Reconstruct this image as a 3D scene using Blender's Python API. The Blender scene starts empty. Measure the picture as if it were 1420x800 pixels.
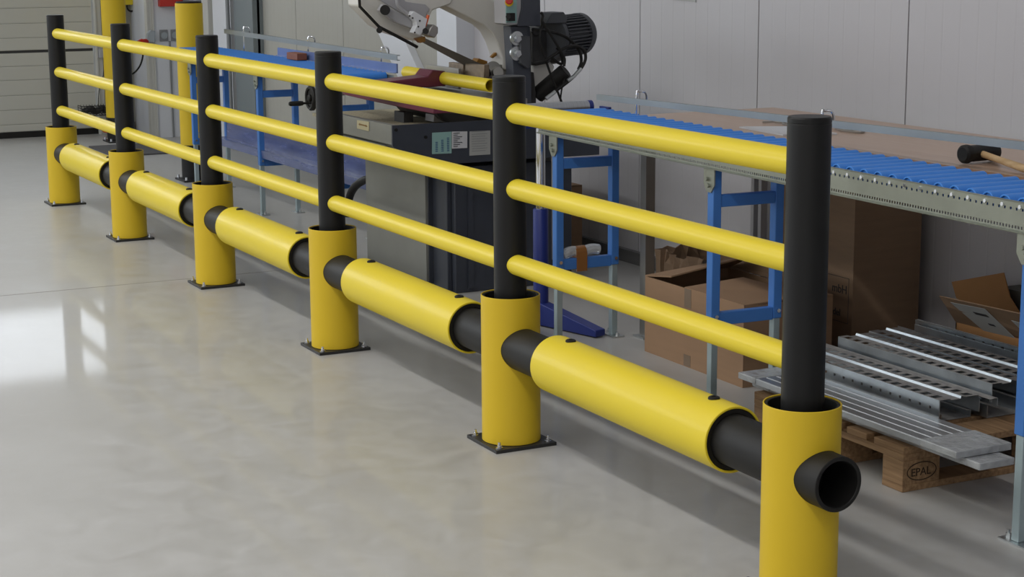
import bpy, bmesh, math, random
from mathutils import Vector, Matrix
random.seed(4)
S = bpy.context.scene
COL = S.collection
# ------------------------------------------------------------ camera, world, lights, exposure
cam = bpy.data.cameras.new('camera')
cam.sensor_width = 36.0
cam.lens = 62.138
cam.clip_end = 100
camo = bpy.data.objects.new('camera', cam)
COL.objects.link(camo)
M = Matrix(((0.45328, -0.16591, 0.87579, 3.5598), (0.89135, 0.0914, -0.44401, -2.6321),
            (-0.00638, 0.9819, 0.18931, 1.657), (0, 0, 0, 1)))
camo.matrix_world = M
S.camera = camo
w = bpy.data.worlds.new('world')
S.world = w
w.use_nodes = True
w.node_tree.nodes['Background'].inputs[0].default_value = (0.8, 0.88, 1.0, 1)
w.node_tree.nodes['Background'].inputs[1].default_value = 1.0
S.view_settings.view_transform = 'Standard'
S.view_settings.look = 'None'
S.view_settings.gamma = 1
S.view_settings.use_curve_mapping = False
S.view_settings.exposure = 0.4


def area(name, loc, rot, sx, sy, power, color):
    l = bpy.data.lights.new(name, 'AREA')
    l.shape = 'RECTANGLE'
    l.size = sx
    l.size_y = sy
    l.energy = power
    l.color = color
    o = bpy.data.objects.new(name, l)
    o.location = loc
    o.rotation_euler = rot
    COL.objects.link(o)
    return o


# roof light strips running along the hall, and daylight from unseen windows to the camera's left
area('strip_light', (-0.5, -3.75, 5.9), (math.radians(-28), 0, 0), 16, 0.6, 470, (1.0, 0.98, 0.95))
area('strip_light', (-1, -8.5, 5.9), (0, 0, 0), 16, 1.2, 240, (1.0, 0.98, 0.95))
area('daylight_windows', (-7.0, -13.5, 3.2), (math.radians(-90), 0, math.radians(180)), 10, 4, 110, (0.80, 0.89, 1.0))
area('window_daylight', (-12.35, -6.5, 3.3), (0, math.radians(-90), 0), 2.5, 8.0, 190, (0.88, 0.94, 1.0))


# ------------------------------------------------------------ materials
def mat(name, col, rough=0.5, metal=0.0, var=0.0, scale=8.0, bump=0.0, bscale=60.0, spec=0.5, stretch=None, emit=None, alpha=None, trans=None, coat=0.0):
    m = bpy.data.materials.new(name)
    m.use_nodes = True
    nt = m.node_tree
    b = nt.nodes['Principled BSDF']
    b.inputs['Base Color'].default_value = (*col, 1)
    b.inputs['Roughness'].default_value = rough
    b.inputs['Metallic'].default_value = metal
    b.inputs['Specular IOR Level'].default_value = spec
    b.inputs['Coat Weight'].default_value = coat
    tc = nt.nodes.new('ShaderNodeTexCoord')
    mp = nt.nodes.new('ShaderNodeMapping')
    nt.links.new(tc.outputs['Object'], mp.inputs[0])
    if stretch:
        mp.inputs['Scale'].default_value = stretch
    if var > 0:
        n = nt.nodes.new('ShaderNodeTexNoise')
        n.inputs['Scale'].default_value = scale
        n.inputs['Detail'].default_value = 6
        r = nt.nodes.new('ShaderNodeMapRange')
        r.inputs[1].default_value = 0.25
        r.inputs[2].default_value = 0.75
        r.inputs[3].default_value = 1 - var
        r.inputs[4].default_value = 1 + var
        mx = nt.nodes.new('ShaderNodeMix')
        mx.data_type = 'RGBA'
        mx.blend_type = 'MULTIPLY'
        mx.inputs[0].default_value = 1
        mx.inputs[6].default_value = (*col, 1)
        nt.links.new(mp.outputs[0], n.inputs['Vector'])
        nt.links.new(n.outputs[0], r.inputs[0])
        nt.links.new(r.outputs[0], mx.inputs[7])
        nt.links.new(mx.outputs[2], b.inputs['Base Color'])
        rr = nt.nodes.new('ShaderNodeMapRange')
        rr.inputs[3].default_value = max(0, rough - 0.08)
        rr.inputs[4].default_value = min(1, rough + 0.08)
        nt.links.new(n.outputs[0], rr.inputs[0])
        nt.links.new(rr.outputs[0], b.inputs['Roughness'])
    if bump > 0:
        n2 = nt.nodes.new('ShaderNodeTexNoise')
        n2.inputs['Scale'].default_value = bscale
        n2.inputs['Detail'].default_value = 4
        bp = nt.nodes.new('ShaderNodeBump')
        bp.inputs['Strength'].default_value = bump
        bp.inputs['Distance'].default_value = 0.01
        nt.links.new(mp.outputs[0], n2.inputs['Vector'])
        nt.links.new(n2.outputs[0], bp.inputs['Height'])
        nt.links.new(bp.outputs[0], b.inputs['Normal'])
    if emit:
        b.inputs['Emission Color'].default_value = (*emit[0], 1)
        b.inputs['Emission Strength'].default_value = emit[1]
    if trans is not None:
        b.inputs['Transmission Weight'].default_value = trans
    if alpha is not None:
        b.inputs['Alpha'].default_value = alpha
    return m


def floor_mat():
    m = mat('polished_floor', (0.47, 0.46, 0.43), 0.4, 0, 0, spec=0.35, coat=0.2)
    m.node_tree.nodes['Principled BSDF'].inputs['Coat Roughness'].default_value = 0.06
    nt = m.node_tree
    b = nt.nodes['Principled BSDF']
    tc = nt.nodes['Texture Coordinate']
    N = nt.nodes.new
    n1 = N('ShaderNodeTexNoise'); n1.inputs['Scale'].default_value = 0.9; n1.inputs['Detail'].default_value = 8; n1.inputs['Roughness'].default_value = 0.65
    n2 = N('ShaderNodeTexNoise'); n2.inputs['Scale'].default_value = 7; n2.inputs['Detail'].default_value = 8; n2.inputs['Distortion'].default_value = 1.2
    for n in (n1, n2):
        nt.links.new(tc.outputs['Object'], n.inputs['Vector'])
    ad = N('ShaderNodeMath'); ad.operation = 'ADD'
    nt.links.new(n1.outputs[0], ad.inputs[0]); nt.links.new(n2.outputs[0], ad.inputs[1])
    cr = N('ShaderNodeValToRGB')
    cr.color_ramp.elements[0].position = 0.36; cr.color_ramp.elements[0].color = (0.42, 0.415, 0.40, 1)
    cr.color_ramp.elements[1].position = 0.64; cr.color_ramp.elements[1].color = (0.49, 0.488, 0.48, 1)
    hf = N('ShaderNodeMath'); hf.operation = 'MULTIPLY'; hf.inputs[1].default_value = 0.5
    nt.links.new(ad.outputs[0], hf.inputs[0]); nt.links.new(hf.outputs[0], cr.inputs[0])
    nt.links.new(cr.outputs[0], b.inputs['Base Color'])
    rr = N('ShaderNodeMapRange'); rr.inputs[1].default_value = 0.35; rr.inputs[2].default_value = 0.65
    rr.inputs[3].default_value = 0.36; rr.inputs[4].default_value = 0.5
    nt.links.new(n2.outputs[0], rr.inputs[0]); nt.links.new(rr.outputs[0], b.inputs['Roughness'])
    # fine scratches and trowel waves
    mp = N('ShaderNodeMapping'); mp.inputs['Scale'].default_value = (3, 26, 1); mp.inputs['Rotation'].default_value = (0, 0, 0.6)
    n3 = N('ShaderNodeTexNoise'); n3.inputs['Scale'].default_value = 3; n3.inputs['Detail'].default_value = 5; n3.inputs['Distortion'].default_value = 0.6
    nt.links.new(tc.outputs['Object'], mp.inputs[0]); nt.links.new(mp.outputs[0], n3.inputs['Vector'])
    bp = N('ShaderNodeBump'); bp.inputs['Strength'].default_value = 0.012; bp.inputs['Distance'].default_value = 0.01
    nt.links.new(n3.outputs[0], bp.inputs['Height']); nt.links.new(bp.outputs[0], b.inputs['Normal'])
    return m


def wood_mat(name, c1, c2, sc=(1, 18, 18)):
    m = mat(name, c1, 0.75)
    nt = m.node_tree
    b = nt.nodes['Principled BSDF']
    N = nt.nodes.new
    mp = nt.nodes['Mapping']; mp.inputs['Scale'].default_value = sc
    n = N('ShaderNodeTexNoise'); n.inputs['Scale'].default_value = 4; n.inputs['Detail'].default_value = 8
    cr = N('ShaderNodeValToRGB')
    cr.color_ramp.elements[0].position = 0.3; cr.color_ramp.elements[0].color = (*c1, 1)
    cr.color_ramp.elements[1].position = 0.7; cr.color_ramp.elements[1].color = (*c2, 1)
    nt.links.new(mp.outputs[0], n.inputs['Vector']); nt.links.new(n.outputs[0], cr.inputs[0])
    nt.links.new(cr.outputs[0], b.inputs['Base Color'])
    return m


YEL = mat('yellow_plastic', (0.72, 0.50, 0.022), 0.5, spec=0.35, var=0.03, scale=3)
YEL2 = mat('yellow_tube_plastic', (0.80, 0.63, 0.035), 0.48, var=0.02, scale=3, coat=0.08, spec=0.3)
YEL2.node_tree.nodes['Principled BSDF'].inputs['Coat Roughness'].default_value = 0.12
BLK = mat('black_plastic', (0.009, 0.009, 0.009), 0.45, var=0.1, scale=5, bump=0.03, bscale=200, spec=0.3)
BLKR = mat('black_rubber', (0.010, 0.0095, 0.009), 0.55, spec=0.35)
PLATE = mat('black_coated_steel', (0.02, 0.02, 0.02), 0.45)
ZINCD = mat('dull_zinc_steel', (0.33, 0.36, 0.37), 0.42, 0.85, var=0.1, scale=3)
ZINC = mat('zinc_steel', (0.62, 0.65, 0.66), 0.34, 1.0, var=0.12, scale=14)
ZINCG = mat('galvanised_strip', (0.36, 0.38, 0.33), 0.42, 0.8, var=0.1, scale=10)
ZLEG = mat('pale_galvanised_tube', (0.42, 0.52, 0.55), 0.38, 0.5, var=0.08, scale=10)
CHROME = mat('chrome', (0.75, 0.77, 0.8), 0.12, 1.0)
BLUE = mat('blue_paint', (0.06, 0.21, 0.60), 0.4, var=0.05)
ROLL = mat('blue_roller_plastic', (0.05, 0.26, 0.80), 0.42, var=0.04)
DBLUE = mat('dark_blue_paint', (0.015, 0.03, 0.20), 0.4)
FILML = mat('pale_blue_film', (0.20, 0.28, 0.55), 0.25, var=0.15, scale=4, trans=0.2)
FILM = mat('blue_film', (0.15, 0.19, 0.40), 0.25, var=0.25, scale=4, trans=0.25, stretch=(1, 6, 6))
WALLC = mat('cream_wall_panel_paint', (0.42, 0.41, 0.365), 0.5, var=0.02, scale=2)
WALLM = mat('wall_panel_paint', (0.56, 0.55, 0.57), 0.5, var=0.02, scale=2)
DOORM = mat('door_panel_paint', (0.52, 0.52, 0.47), 0.5, var=0.02, scale=3)
WHITE = mat('white_paint', (0.72, 0.74, 0.78), 0.5)
CREAM = mat('cream_trim_paint', (0.60, 0.60, 0.56), 0.5)
GREYST = mat('grey_steel_column_paint', (0.19, 0.22, 0.23), 0.5)
LGREY = mat('light_grey_column_paint', (0.36, 0.40, 0.43), 0.5)
DARKG = mat('dark_seam', (0.05, 0.05, 0.05), 0.7)
BASEM = mat('grey_baseboard', (0.16, 0.16, 0.16), 0.5)
CEIL = mat('ceiling_paint', (0.55, 0.55, 0.55), 0.7)
FLOOR = floor_mat()
MATM = mat('grey_doormat', (0.09, 0.09, 0.095), 0.85, var=0.2, scale=60)
CARD = mat('cardboard', (0.33, 0.205, 0.12), 0.8, var=0.07, scale=5, stretch=(1, 1, 8))
CARD2 = mat('dull_cardboard', (0.26, 0.17, 0.105), 0.8, var=0.1, scale=5, stretch=(1, 1, 8))
CARDO = mat('orange_cardboard', (0.38, 0.19, 0.07), 0.8, var=0.08)
CARDIN = mat('cardboard_inside', (0.20, 0.12, 0.07), 0.85)
TAPE = mat('packing_tape', (0.20, 0.14, 0.09), 0.3)
TAPEB = mat('brown_tape', (0.30, 0.13, 0.04), 0.25)
PAPER = mat('paper', (0.62, 0.63, 0.66), 0.6)
PAPERT = mat('teal_paper', (0.28, 0.47, 0.45), 0.5)
PAPERG = mat('grey_paper', (0.42, 0.43, 0.42), 0.5)
INK = mat('black_ink', (0.03, 0.03, 0.035), 0.6)
INKB = mat('blue_ink', (0.05, 0.12, 0.25), 0.6)
CLEAR = mat('clear_plastic_wrap', (0.75, 0.78, 0.8), 0.15, var=0.2, scale=20, bump=0.6, bscale=40, trans=0.5)
LAM = mat('beech_laminate', (0.50, 0.35, 0.26), 0.32, var=0.02, scale=3, stretch=(1, 14, 1))
LAME = mat('laminate_edge', (0.30, 0.17, 0.10), 0.5)
ALU = mat('aluminium_bars', (0.48, 0.50, 0.52), 0.32, 0.85, var=0.1, scale=8, stretch=(1, 20, 1))
SHEET = mat('galvanised_sheet', (0.55, 0.60, 0.64), 0.33, 0.95, var=0.2, scale=9, bump=0.05, bscale=30)
SHEETD = mat('dusty_galvanised_sheet', (0.34, 0.33, 0.32), 0.6, 0.3, var=0.3, scale=25)
PALW = wood_mat('pallet_wood', (0.20, 0.115, 0.055), (0.40, 0.25, 0.13))
HANDW = wood_mat('ash_handle', (0.50, 0.32, 0.15), (0.66, 0.46, 0.25))
SAWG = mat('saw_dark_paint', (0.045, 0.052, 0.07), 0.42, var=0.06)
SAWL = mat('saw_grey_paint', (0.23, 0.235, 0.215), 0.42, var=0.08)
SAWB = mat('saw_cream_paint', (0.68, 0.67, 0.63), 0.42, var=0.05)
SAWLG = mat('saw_light_grey_paint', (0.42, 0.42, 0.44), 0.45)
MAROON = mat('maroon_paint', (0.15, 0.025, 0.05), 0.38, var=0.08)
STEEL = mat('bare_steel', (0.36, 0.35, 0.33), 0.4, 0.8, var=0.1)
BRONZE = mat('saw_blade_steel', (0.20, 0.18, 0.15), 0.4, 0.7)
WORN = mat('worn_jaw_steel', (0.27, 0.21, 0.15), 0.5, 0.5, var=0.3, scale=30)
CHIPS = mat('swarf', (0.42, 0.38, 0.26), 0.8, var=0.3, scale=80)
MOTOR = mat('motor_grey', (0.06, 0.065, 0.075), 0.5)
GREASE = mat('greasy_casting', (0.035, 0.035, 0.035), 0.4, var=0.5, scale=14)
REDP = mat('red_plastic', (0.55, 0.03, 0.02), 0.35)
ORANGE = mat('orange_plastic', (0.75, 0.12, 0.02), 0.4)
BRASS = mat('copper_brass', (0.34, 0.17, 0.04), 0.4, 0.6)
BRICKC = mat('red_brown_block', (0.26, 0.085, 0.04), 0.6)
WINDOWG = mat('bright_window', (0.9, 0.95, 1), 0.2, emit=((0.86, 0.92, 1.0), 4.5))
SOCK = mat('socket_grey', (0.25, 0.26, 0.27), 0.5)
BLKMAT = mat('black_sheet', (0.03, 0.03, 0.03), 0.5)


# ------------------------------------------------------------ mesh builder
class MB:
    def __init__(s):
        s.v = []
        s.f = []

    def add(s, vs, fs):
        o = len(s.v)
        s.v += [tuple(v) for v in vs]
        s.f += [tuple(i + o for i in f) for f in fs]
        return s

    def box(s, x0, x1, y0, y1, z0, z1):
        return s.add([(x0, y0, z0), (x1, y0, z0), (x1, y1, z0), (x0, y1, z0), (x0, y0, z1), (x1, y0, z1), (x1, y1, z1), (x0, y1, z1)],
                     [(0, 3, 2, 1), (4, 5, 6, 7), (0, 1, 5, 4), (1, 2, 6, 5), (2, 3, 7, 6), (3, 0, 4, 7)])

    def prism(s, pts, d):
        """polygon pts (3D) extruded by vector d"""
        n = len(pts)
        d = Vector(d)
        p = [Vector(a) for a in pts]
        nrm = Vector((0, 0, 0))
        for i in range(n):
            nrm += p[i].cross(p[(i + 1) % n])
        if nrm.dot(d) > 0:
            p = p[::-1]
        vs = p + [a + d for a in p]
        fs = [tuple(range(n)), tuple(range(2 * n - 1, n - 1, -1))]
        fs += [(i, i + n, (i + 1) % n + n, (i + 1) % n) for i in range(n)]
        return s.add(vs, fs)

    def rings(s, rings, closed=True, cap0=False, cap1=False):
        n = len(rings[0])
        vs = [v for r in rings for v in r]
        fs = []
        for k in range(len(rings) - 1):
            for i in range(n if closed else n - 1):
                j = (i + 1) % n
                fs.append((k * n + i, k * n + j, (k + 1) * n + j, (k + 1) * n + i))
        if cap0:
            fs.append(tuple(range(n - 1, -1, -1)))
        if cap1:
            fs.append(tuple((len(rings) - 1) * n + i for i in range(n)))
        return s.add(vs, fs)

    def lathe(s, p0, p1, prof, n=24, cap0=True, cap1=True):
        """prof: (t along axis in metres, radius)"""
        p0 = Vector(p0)
        a = (Vector(p1) - p0).normalized()
        u = a.orthogonal().normalized()
        v = a.cross(u)
        rg = [[p0 + a * t + (u * math.cos(2 * math.pi * i / n) + v * math.sin(2 * math.pi * i / n)) * r for i in range(n)] for t, r in prof]
        return s.rings(rg, True, cap0, cap1)

    def cyl(s, p0, p1, r, n=24, r2=None):
        L = (Vector(p1) - Vector(p0)).length
        return s.lathe(p0, p1, [(0, r), (L, r if r2 is None else r2)], n)

    def pipe(s, p0, p1, ro, ri, n=40):
        L = (Vector(p1) - Vector(p0)).length
        c = min(0.0015, (ro - ri) * 0.3)
        return s.lathe(p0, p1, [(c, ri), (0, ri + c), (0, ro - c), (c, ro), (L - c, ro), (L, ro - c), (L, ri + c), (L - c, ri), (c, ri)], n, False, False)

    def sweep(s, pts, r, n=8, smooth=True):
        pts = [Vector(p) for p in pts]
        if smooth and len(pts) > 2:
            q = []
            P = [pts[0]] + pts + [pts[-1]]
            for i in range(1, len(P) - 2):
                for k in range(5):
                    t = k / 5
                    a, b, c, d = P[i - 1], P[i], P[i + 1], P[i + 2]
                    q.append(0.5 * ((2 * b) + (c - a) * t + (2 * a - 5 * b + 4 * c - d) * t * t + (3 * b - a - 3 * c + d) * t ** 3))
            q.append(pts[-1])
            pts = q
        rg = []
        u = None
        for i, p in enumerate(pts):
            t = (pts[min(i + 1, len(pts) - 1)] - pts[max(i - 1, 0)]).normalized()
            u = t.orthogonal().normalized() if u is None else (u - t * u.dot(t)).normalized()
            v = t.cross(u)
            rg.append([p + (u * math.cos(2 * math.pi * k / n) + v * math.sin(2 * math.pi * k / n)) * r for k in range(n)])
        return s.rings(rg, True, True, True)

    def build(s, name, m, parent=None, bevel=0, smooth=True, solid=0, flat=False):
        me = bpy.data.meshes.new(name)
        me.from_pydata([tuple(v) for v in s.v], [], s.f)
        me.materials.append(m)
        bm = bmesh.new()
        bm.from_mesh(me)
        if not solid and not flat:
            bmesh.ops.recalc_face_normals(bm, faces=bm.faces)
        bm.to_mesh(me)
        bm.free()
        if smooth:
            for p in me.polygons:
                p.use_smooth = True
            me.set_sharp_from_angle(angle=math.radians(35))
        o = bpy.data.objects.new(name, me)
        COL.objects.link(o)
        if parent:
            o.parent = parent
        if solid:
            md = o.modifiers.new('thickness', 'SOLIDIFY')
            md.thickness = solid
            md.offset = 0
        if bevel:
            md = o.modifiers.new('bevel', 'BEVEL')
            md.width = bevel
            md.segments = 2
            md.limit_method = 'ANGLE'
            md.harden_normals = False
        return o


def empty(name, loc=(0, 0, 0), rz=0.0):
    o = bpy.data.objects.new(name, None)
    o.location = loc
    o.rotation_euler = (0, 0, rz)
    o.empty_display_size = 0.1
    COL.objects.link(o)
    return o


def tag(o, label, cat, group=None):
    o['label'] = label
    o['category'] = cat
    if group:
        o['group'] = group
    return o


def struct(o, label=None):
    o['kind'] = 'structure'
    if label:
        o['label'] = label
    return o


def thing(name, label, cat, origin, group=None, rz=0.0):
    """an Empty at the base; children are given in world coordinates and shifted by it"""
    o = empty(name, origin, rz)
    tag(o, label, cat, group)
    return o


def W(o, parent):
    """keep a child built in world coordinates where it is, under an unrotated parent"""
    o.parent = parent
    base = Vector((0, 0, 0))
    p = parent
    while p:
        base += p.location
        p = p.parent
    o.location = -base
    return o


def wpart(mb, name, m, parent, **k):
    o = mb.build(name, m, None, **k)
    return W(o, parent)


def wsub(mb, name, m, parent, **k):
    """sub-part of a part that was itself placed with W: same local frame"""
    o = mb.build(name, m, None, **k)
    o.parent = parent
    return o


def text(body, loc, xd, yd, size, name, m, parent, depth=0.0006):
    c = bpy.data.curves.new(name, 'FONT')
    c.body = body
    c.size = size
    c.extrude = depth
    o = bpy.data.objects.new(name, c)
    COL.objects.link(o)
    dg = bpy.context.evaluated_depsgraph_get()
    me = bpy.data.meshes.new_from_object(o.evaluated_get(dg))
    bpy.data.objects.remove(o)
    xd, yd = Vector(xd).normalized(), Vector(yd).normalized()
    zd = xd.cross(yd)
    mtx = Matrix((xd, yd, zd)).transposed().to_4x4()
    mtx.translation = Vector(loc)
    me.transform(mtx)
    me.materials.clear()
    me.materials.append(m)
    o = bpy.data.objects.new(name, me)
    COL.objects.link(o)
    if parent:
        W(o, parent)
    return o


# ------------------------------------------------------------ the hall
fl = struct(MB().box(-13.2, 8, -14, 2.6, -0.12, 0).build('floor', FLOOR, smooth=False))
# expansion joint cut across the floor: a thin dark filler strip flush with the surface
jt = MB().box(-5.146, -5.140, -14, 2.15, -0.01, 0.0006).build('joint_filler', mat('joint_filler', (0.27, 0.25, 0.23), 0.6), fl, smooth=False)
struct(MB().box(-13.2, 8, -14, 2.6, 6.2, 6.3).build('ceiling', CEIL, smooth=False))
struct(MB().box(-13.2, 8, -14.1, -14, 0, 6.2).build('wall_front', WALLM, smooth=False))
struct(MB().box(8, 8.1, -14, 2.6, 0, 6.2).build('wall_right', WALLM, smooth=False))
wl = struct(MB().box(-12.9, -12.76, 1.36, 1.72, 0, 6.2).box(-12.9, -12.76, -14, -3.0, 0, 6.2).box(-12.9, -12.76, -3.0, 1.36, 3.2, 6.2).build('wall_left', mat('end_wall_paint', (0.40, 0.40, 0.36), 0.6), smooth=False))
struct(MB().box(-12.76, -12.74, 1.36, 1.70, 0, 0.085).build('baseboard_left', mat('brown_baseboard', (0.14, 0.12, 0.10), 0.6), smooth=False))

# long wall: sandwich panels with shallow ribs, one part per panel
wb = struct(MB().box(-12.9, 8, 2.175, 2.6, 0, 6.2).build('wall_back', DARKG, smooth=False))
seams = [-12.75, -11.45, -10.36, -9.55, -8.56, -7.51, -6.5, -5.44, -4.385, -3.32, -2.25, -1.20, -0.15, 0.9, 1.95, 3.0, 4.05, 5.1, 6.15, 7.2]
for a, b in zip(seams[:-1], seams[1:]):
    mb = MB()
    x0, x1 = a + 0.004, b - 0.004
    nrib = 10
    prof = [(x0, 2.18), (x0, 2.15)]
    for k in range(1, nrib):
        xc = x0 + (x1 - x0) * k / nrib
        prof += [(xc - 0.006, 2.15), (xc - 0.003, 2.1508), (xc + 0.003, 2.1508), (xc + 0.006, 2.15)]
    prof += [(x1, 2.15), (x1, 2.18)]
    mb.prism([(x, y, 0.04) for x, y in prof], (0, 0, 6.1))
    mb.build('panel', WALLC if b < -6.4 else WALLM, wb, smooth=False)
struct(MB().box(-11.0, 8, 2.128, 2.15, 0, 0.065).box(-11.0, 8, 2.12, 2.15, 0.06, 0.07).build('baseboard_back', BASEM, smooth=False))

# the columns and white casings against the long wall
struct(MB().box(-12.76, -12.0, 1.71, 2.15, 0, 6.2).build('trim_1', WHITE, smooth=False), 'white boxed pillar with two round sockets and a red box')
tr = struct(MB().box(-12.06, -11.99, 1.645, 1.709, 0, 6.2).box(-11.99, -11.98, 1.645, 1.66, 0, 6.2).box(-11.99, -11.98, 1.694, 1.709, 0, 6.2).build('trim_2', CREAM, smooth=False), 'cream steel frame strip at the left edge of the white pillar')
struct(MB().box(-11.90, -11.66, 2.0, 2.15, 0, 6.2).build('trim_3', LGREY, smooth=False), 'light grey steel column behind the yellow tall column guard')
struct(MB().box(-11.60, -11.42, 2.03, 2.15, 0, 6.2).build('trim_4', CREAM, smooth=False), 'cream door frame strip beside the light grey column')
struct(MB().box(-11.35, -10.86, 2.05, 2.15, 0, 6.2).build('trim_5', WHITE, smooth=False), 'white wall casing with a small white socket box')
struct(MB().box(-10.80, -10.32, 2.06, 2.15, 0, 6.2).box(-10.80, -10.32, 2.10, 2.12, 0, 6.2).build('trim_6', GREYST, smooth=False), 'dark grey steel column on the long wall')
struct(MB().cyl((-10.84, 2.02, 0), (-10.84, 2.02, 6.2), 0.017, 10).build('trim_7', SOCK), 'grey cable conduit beside the dark grey column')
struct(MB().box(-6.66, -6.37, 2.03, 2.15, 0, 6.2).build('trim_8', WHITE, smooth=False), 'white steel column behind the saw')
# slanted flat white strip
struct(MB().prism([(-6.66, 2.10, 0.48), (-6.66, 2.10, 0.12), (-10.2, 2.10, 3.17), (-10.2, 2.10, 3.53)], (0, 0.049, 0)).build('trim_9', WHITE, smooth=False), 'slanted white strip against the long wall')

# sectional garage door
d1 = struct(empty('door_1', (-12.72, 0, 0)))
zs = [0.055, 0.12, 0.251, 0.381, 0.517, 0.64, 0.758]
zs2 = [0.781, 0.891, 1.019, 1.155, 1.29, 1.42, 1.54]
for a, b in list(zip(zs[:-1], zs[1:])) + list(zip(zs2[:-1], zs2[1:])):
    mb = MB()
    z0, z1 = a + 0.0012, b - 0.0012
    mb.prism([(-12.70, -3.0, z0), (-12.652, -3.0, z0), (-12.65, -3.0, z0 + 0.008), (-12.65, -3.0, z1 - 0.008), (-12.652, -3.0, z1), (-12.70, -3.0, z1)], (0, 4.32, 0))
    wpart(mb, 'panel', DOORM, d1, smooth=False)
wpart(MB().box(-12.72, -12.66, -3.0, 1.32, 0.03, 0.757).box(-12.72, -12.66, -3.0, 1.32, 0.782, 1.56), 'panel_core', SAWL, d1, smooth=False)
wpart(MB().box(-12.72, -12.665, -3.0, 1.32, 0.757, 0.782), 'seam_gasket', DARKG, d1, smooth=False)
wpart(MB().box(-12.71, -12.645, -3.0, 1.34, 0.0, 0.055), 'bottom_seal', BLKR, d1, smooth=False)
# glazed section above (seen only mirrored in the floor)
fr = MB().box(-12.71, -12.65, -3.0, 1.32, 1.54, 1.60).box(-12.71, -12.65, -3.0, 1.32, 2.24, 3.2)
wy = [(-2.6, -1.95), (-1.75, -1.1), (-0.9, -0.25), (0.28, 0.93), (1.08, 1.30)]
prev = -3.0
for a, b in wy:
    fr.box(-12.71, -12.65, prev, a, 1.60, 2.24)
    prev = b
fr.box(-12.71, -12.65, prev, 1.32, 1.60, 2.24)
wpart(fr, 'window_frame', DOORM, d1, smooth=False)
for a, b in wy:
    wpart(MB().box(-12.70, -12.69, a, b, 1.60, 2.24), 'pane', WINDOWG, d1, smooth=False)
# door track, spring and cable
tk = wpart(MB().box(-12.68, -12.60, 1.33, 1.39, 0, 3.0).box(-12.60, -12.585, 1.33, 1.345, 0, 3.0), 'guide_track', CREAM, d1, smooth=False)
sp = [(-12.55 + 0.018 * math.cos(k * 1.1), 1.425 + 0.018 * math.sin(k * 1.1), 0.78 + k * 0.006) for k in range(130)]
wpart(MB().sweep(sp, 0.006, 5, False), 'chain_coil', BLKR, d1)
wpart(MB().sweep([(-12.56, 1.40, 0.8), (-12.56, 1.38, 0.55), (-12.55, 1.33, 0.4), (-12.53, 1.31, 0.25)], 0.004, 5), 'pull_cord', BLKR, d1)
wpart(MB().box(-12.60, -12.52, 1.35, 1.46, 0.70, 0.78), 'bracket', SAWLG, d1, smooth=False)
wpart(MB().box(-12.66, -12.56, 1.46, 1.50, 0.0, 1.6), 'side_post', DARKG, d1, smooth=False)

# ------------------------------------------------------------ the safety barrier
SP = 1.64393
PX = [-(5 - i) * SP for i in range(6)]
bar = thing('safety_barrier', 'long yellow and black barrier of six posts, thick low beams and three handrails', 'barrier', (0, 0, 0))
HS, HT = 0.515, 1.244
pm = MB().lathe((0, 0, 0.012), (0, 0, 2), [(0, 0.0549), (HT - 0.03, 0.0549), (HT - 0.029, 0.0541), (HT - 0.027, 0.0541), (HT - 0.026, 0.0549), (HT - 0.016, 0.0549), (HT - 0.012, 0.052)], 48)
slv = MB().pipe((0, 0, 0.013), (0, 0, HS), 0.1, 0.0962, 64)
lin = MB().pipe((0, 0, 0.014), (0, 0, HS - 0.003), 0.0960, 0.088, 64)
bp_ = MB().box(-0.114, 0.114, -0.114, 0.114, 0, 0.012)
bolt = MB().cyl((0, 0, 0.012), (0, 0, 0.015), 0.012, 16).cyl((0, 0, 0.015), (0, 0, 0.023), 0.0085, 6).cyl((0, 0, 0.023), (0, 0, 0.033), 0.0045, 10)
proto = {}


def bored(mb, name, m, parent, r, z):
    """a vertical tube with a round hole bored through it along X"""
    o = mb.build(name, m, None)
    cu = MB().cyl((-0.2, 0, z), (0.2, 0, z), r, 48).build('cutter', m, None)
    md = o.modifiers.new('bore', 'BOOLEAN')
    md.object = cu
    md.solver = 'EXACT'
    dg = bpy.context.evaluated_depsgraph_get()
    me = bpy.data.meshes.new_from_object(o.evaluated_get(dg))
    bpy.data.objects.remove(o)
    bpy.data.objects.remove(cu)
    # keep the cylinder walls smooth: radial normals on the curved faces
    R_ = max(math.hypot(v.co.x, v.co.y) for v in me.vertices)
    for q in me.polygons:
        q.use_smooth = True
    nl = []
    for q in me.polygons:
        n_ = q.normal
        for li in q.loop_indices:
            co = me.vertices[me.loops[li].vertex_index].co
            rr_ = math.hypot(co.x, co.y)
            rad = Vector((co.x / rr_, co.y / rr_, 0))
            d_ = n_.dot(rad)
            nl.append(rad * (1 if d_ > 0 else -1) if abs(n_.z) < 0.05 and abs(d_) > 0.985 else n_)
    me.normals_split_custom_set([tuple(v) for v in nl])
    r_ = bpy.data.objects.new(name, me)
    COL.objects.link(r_)
    r_.parent = parent
    return r_


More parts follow.
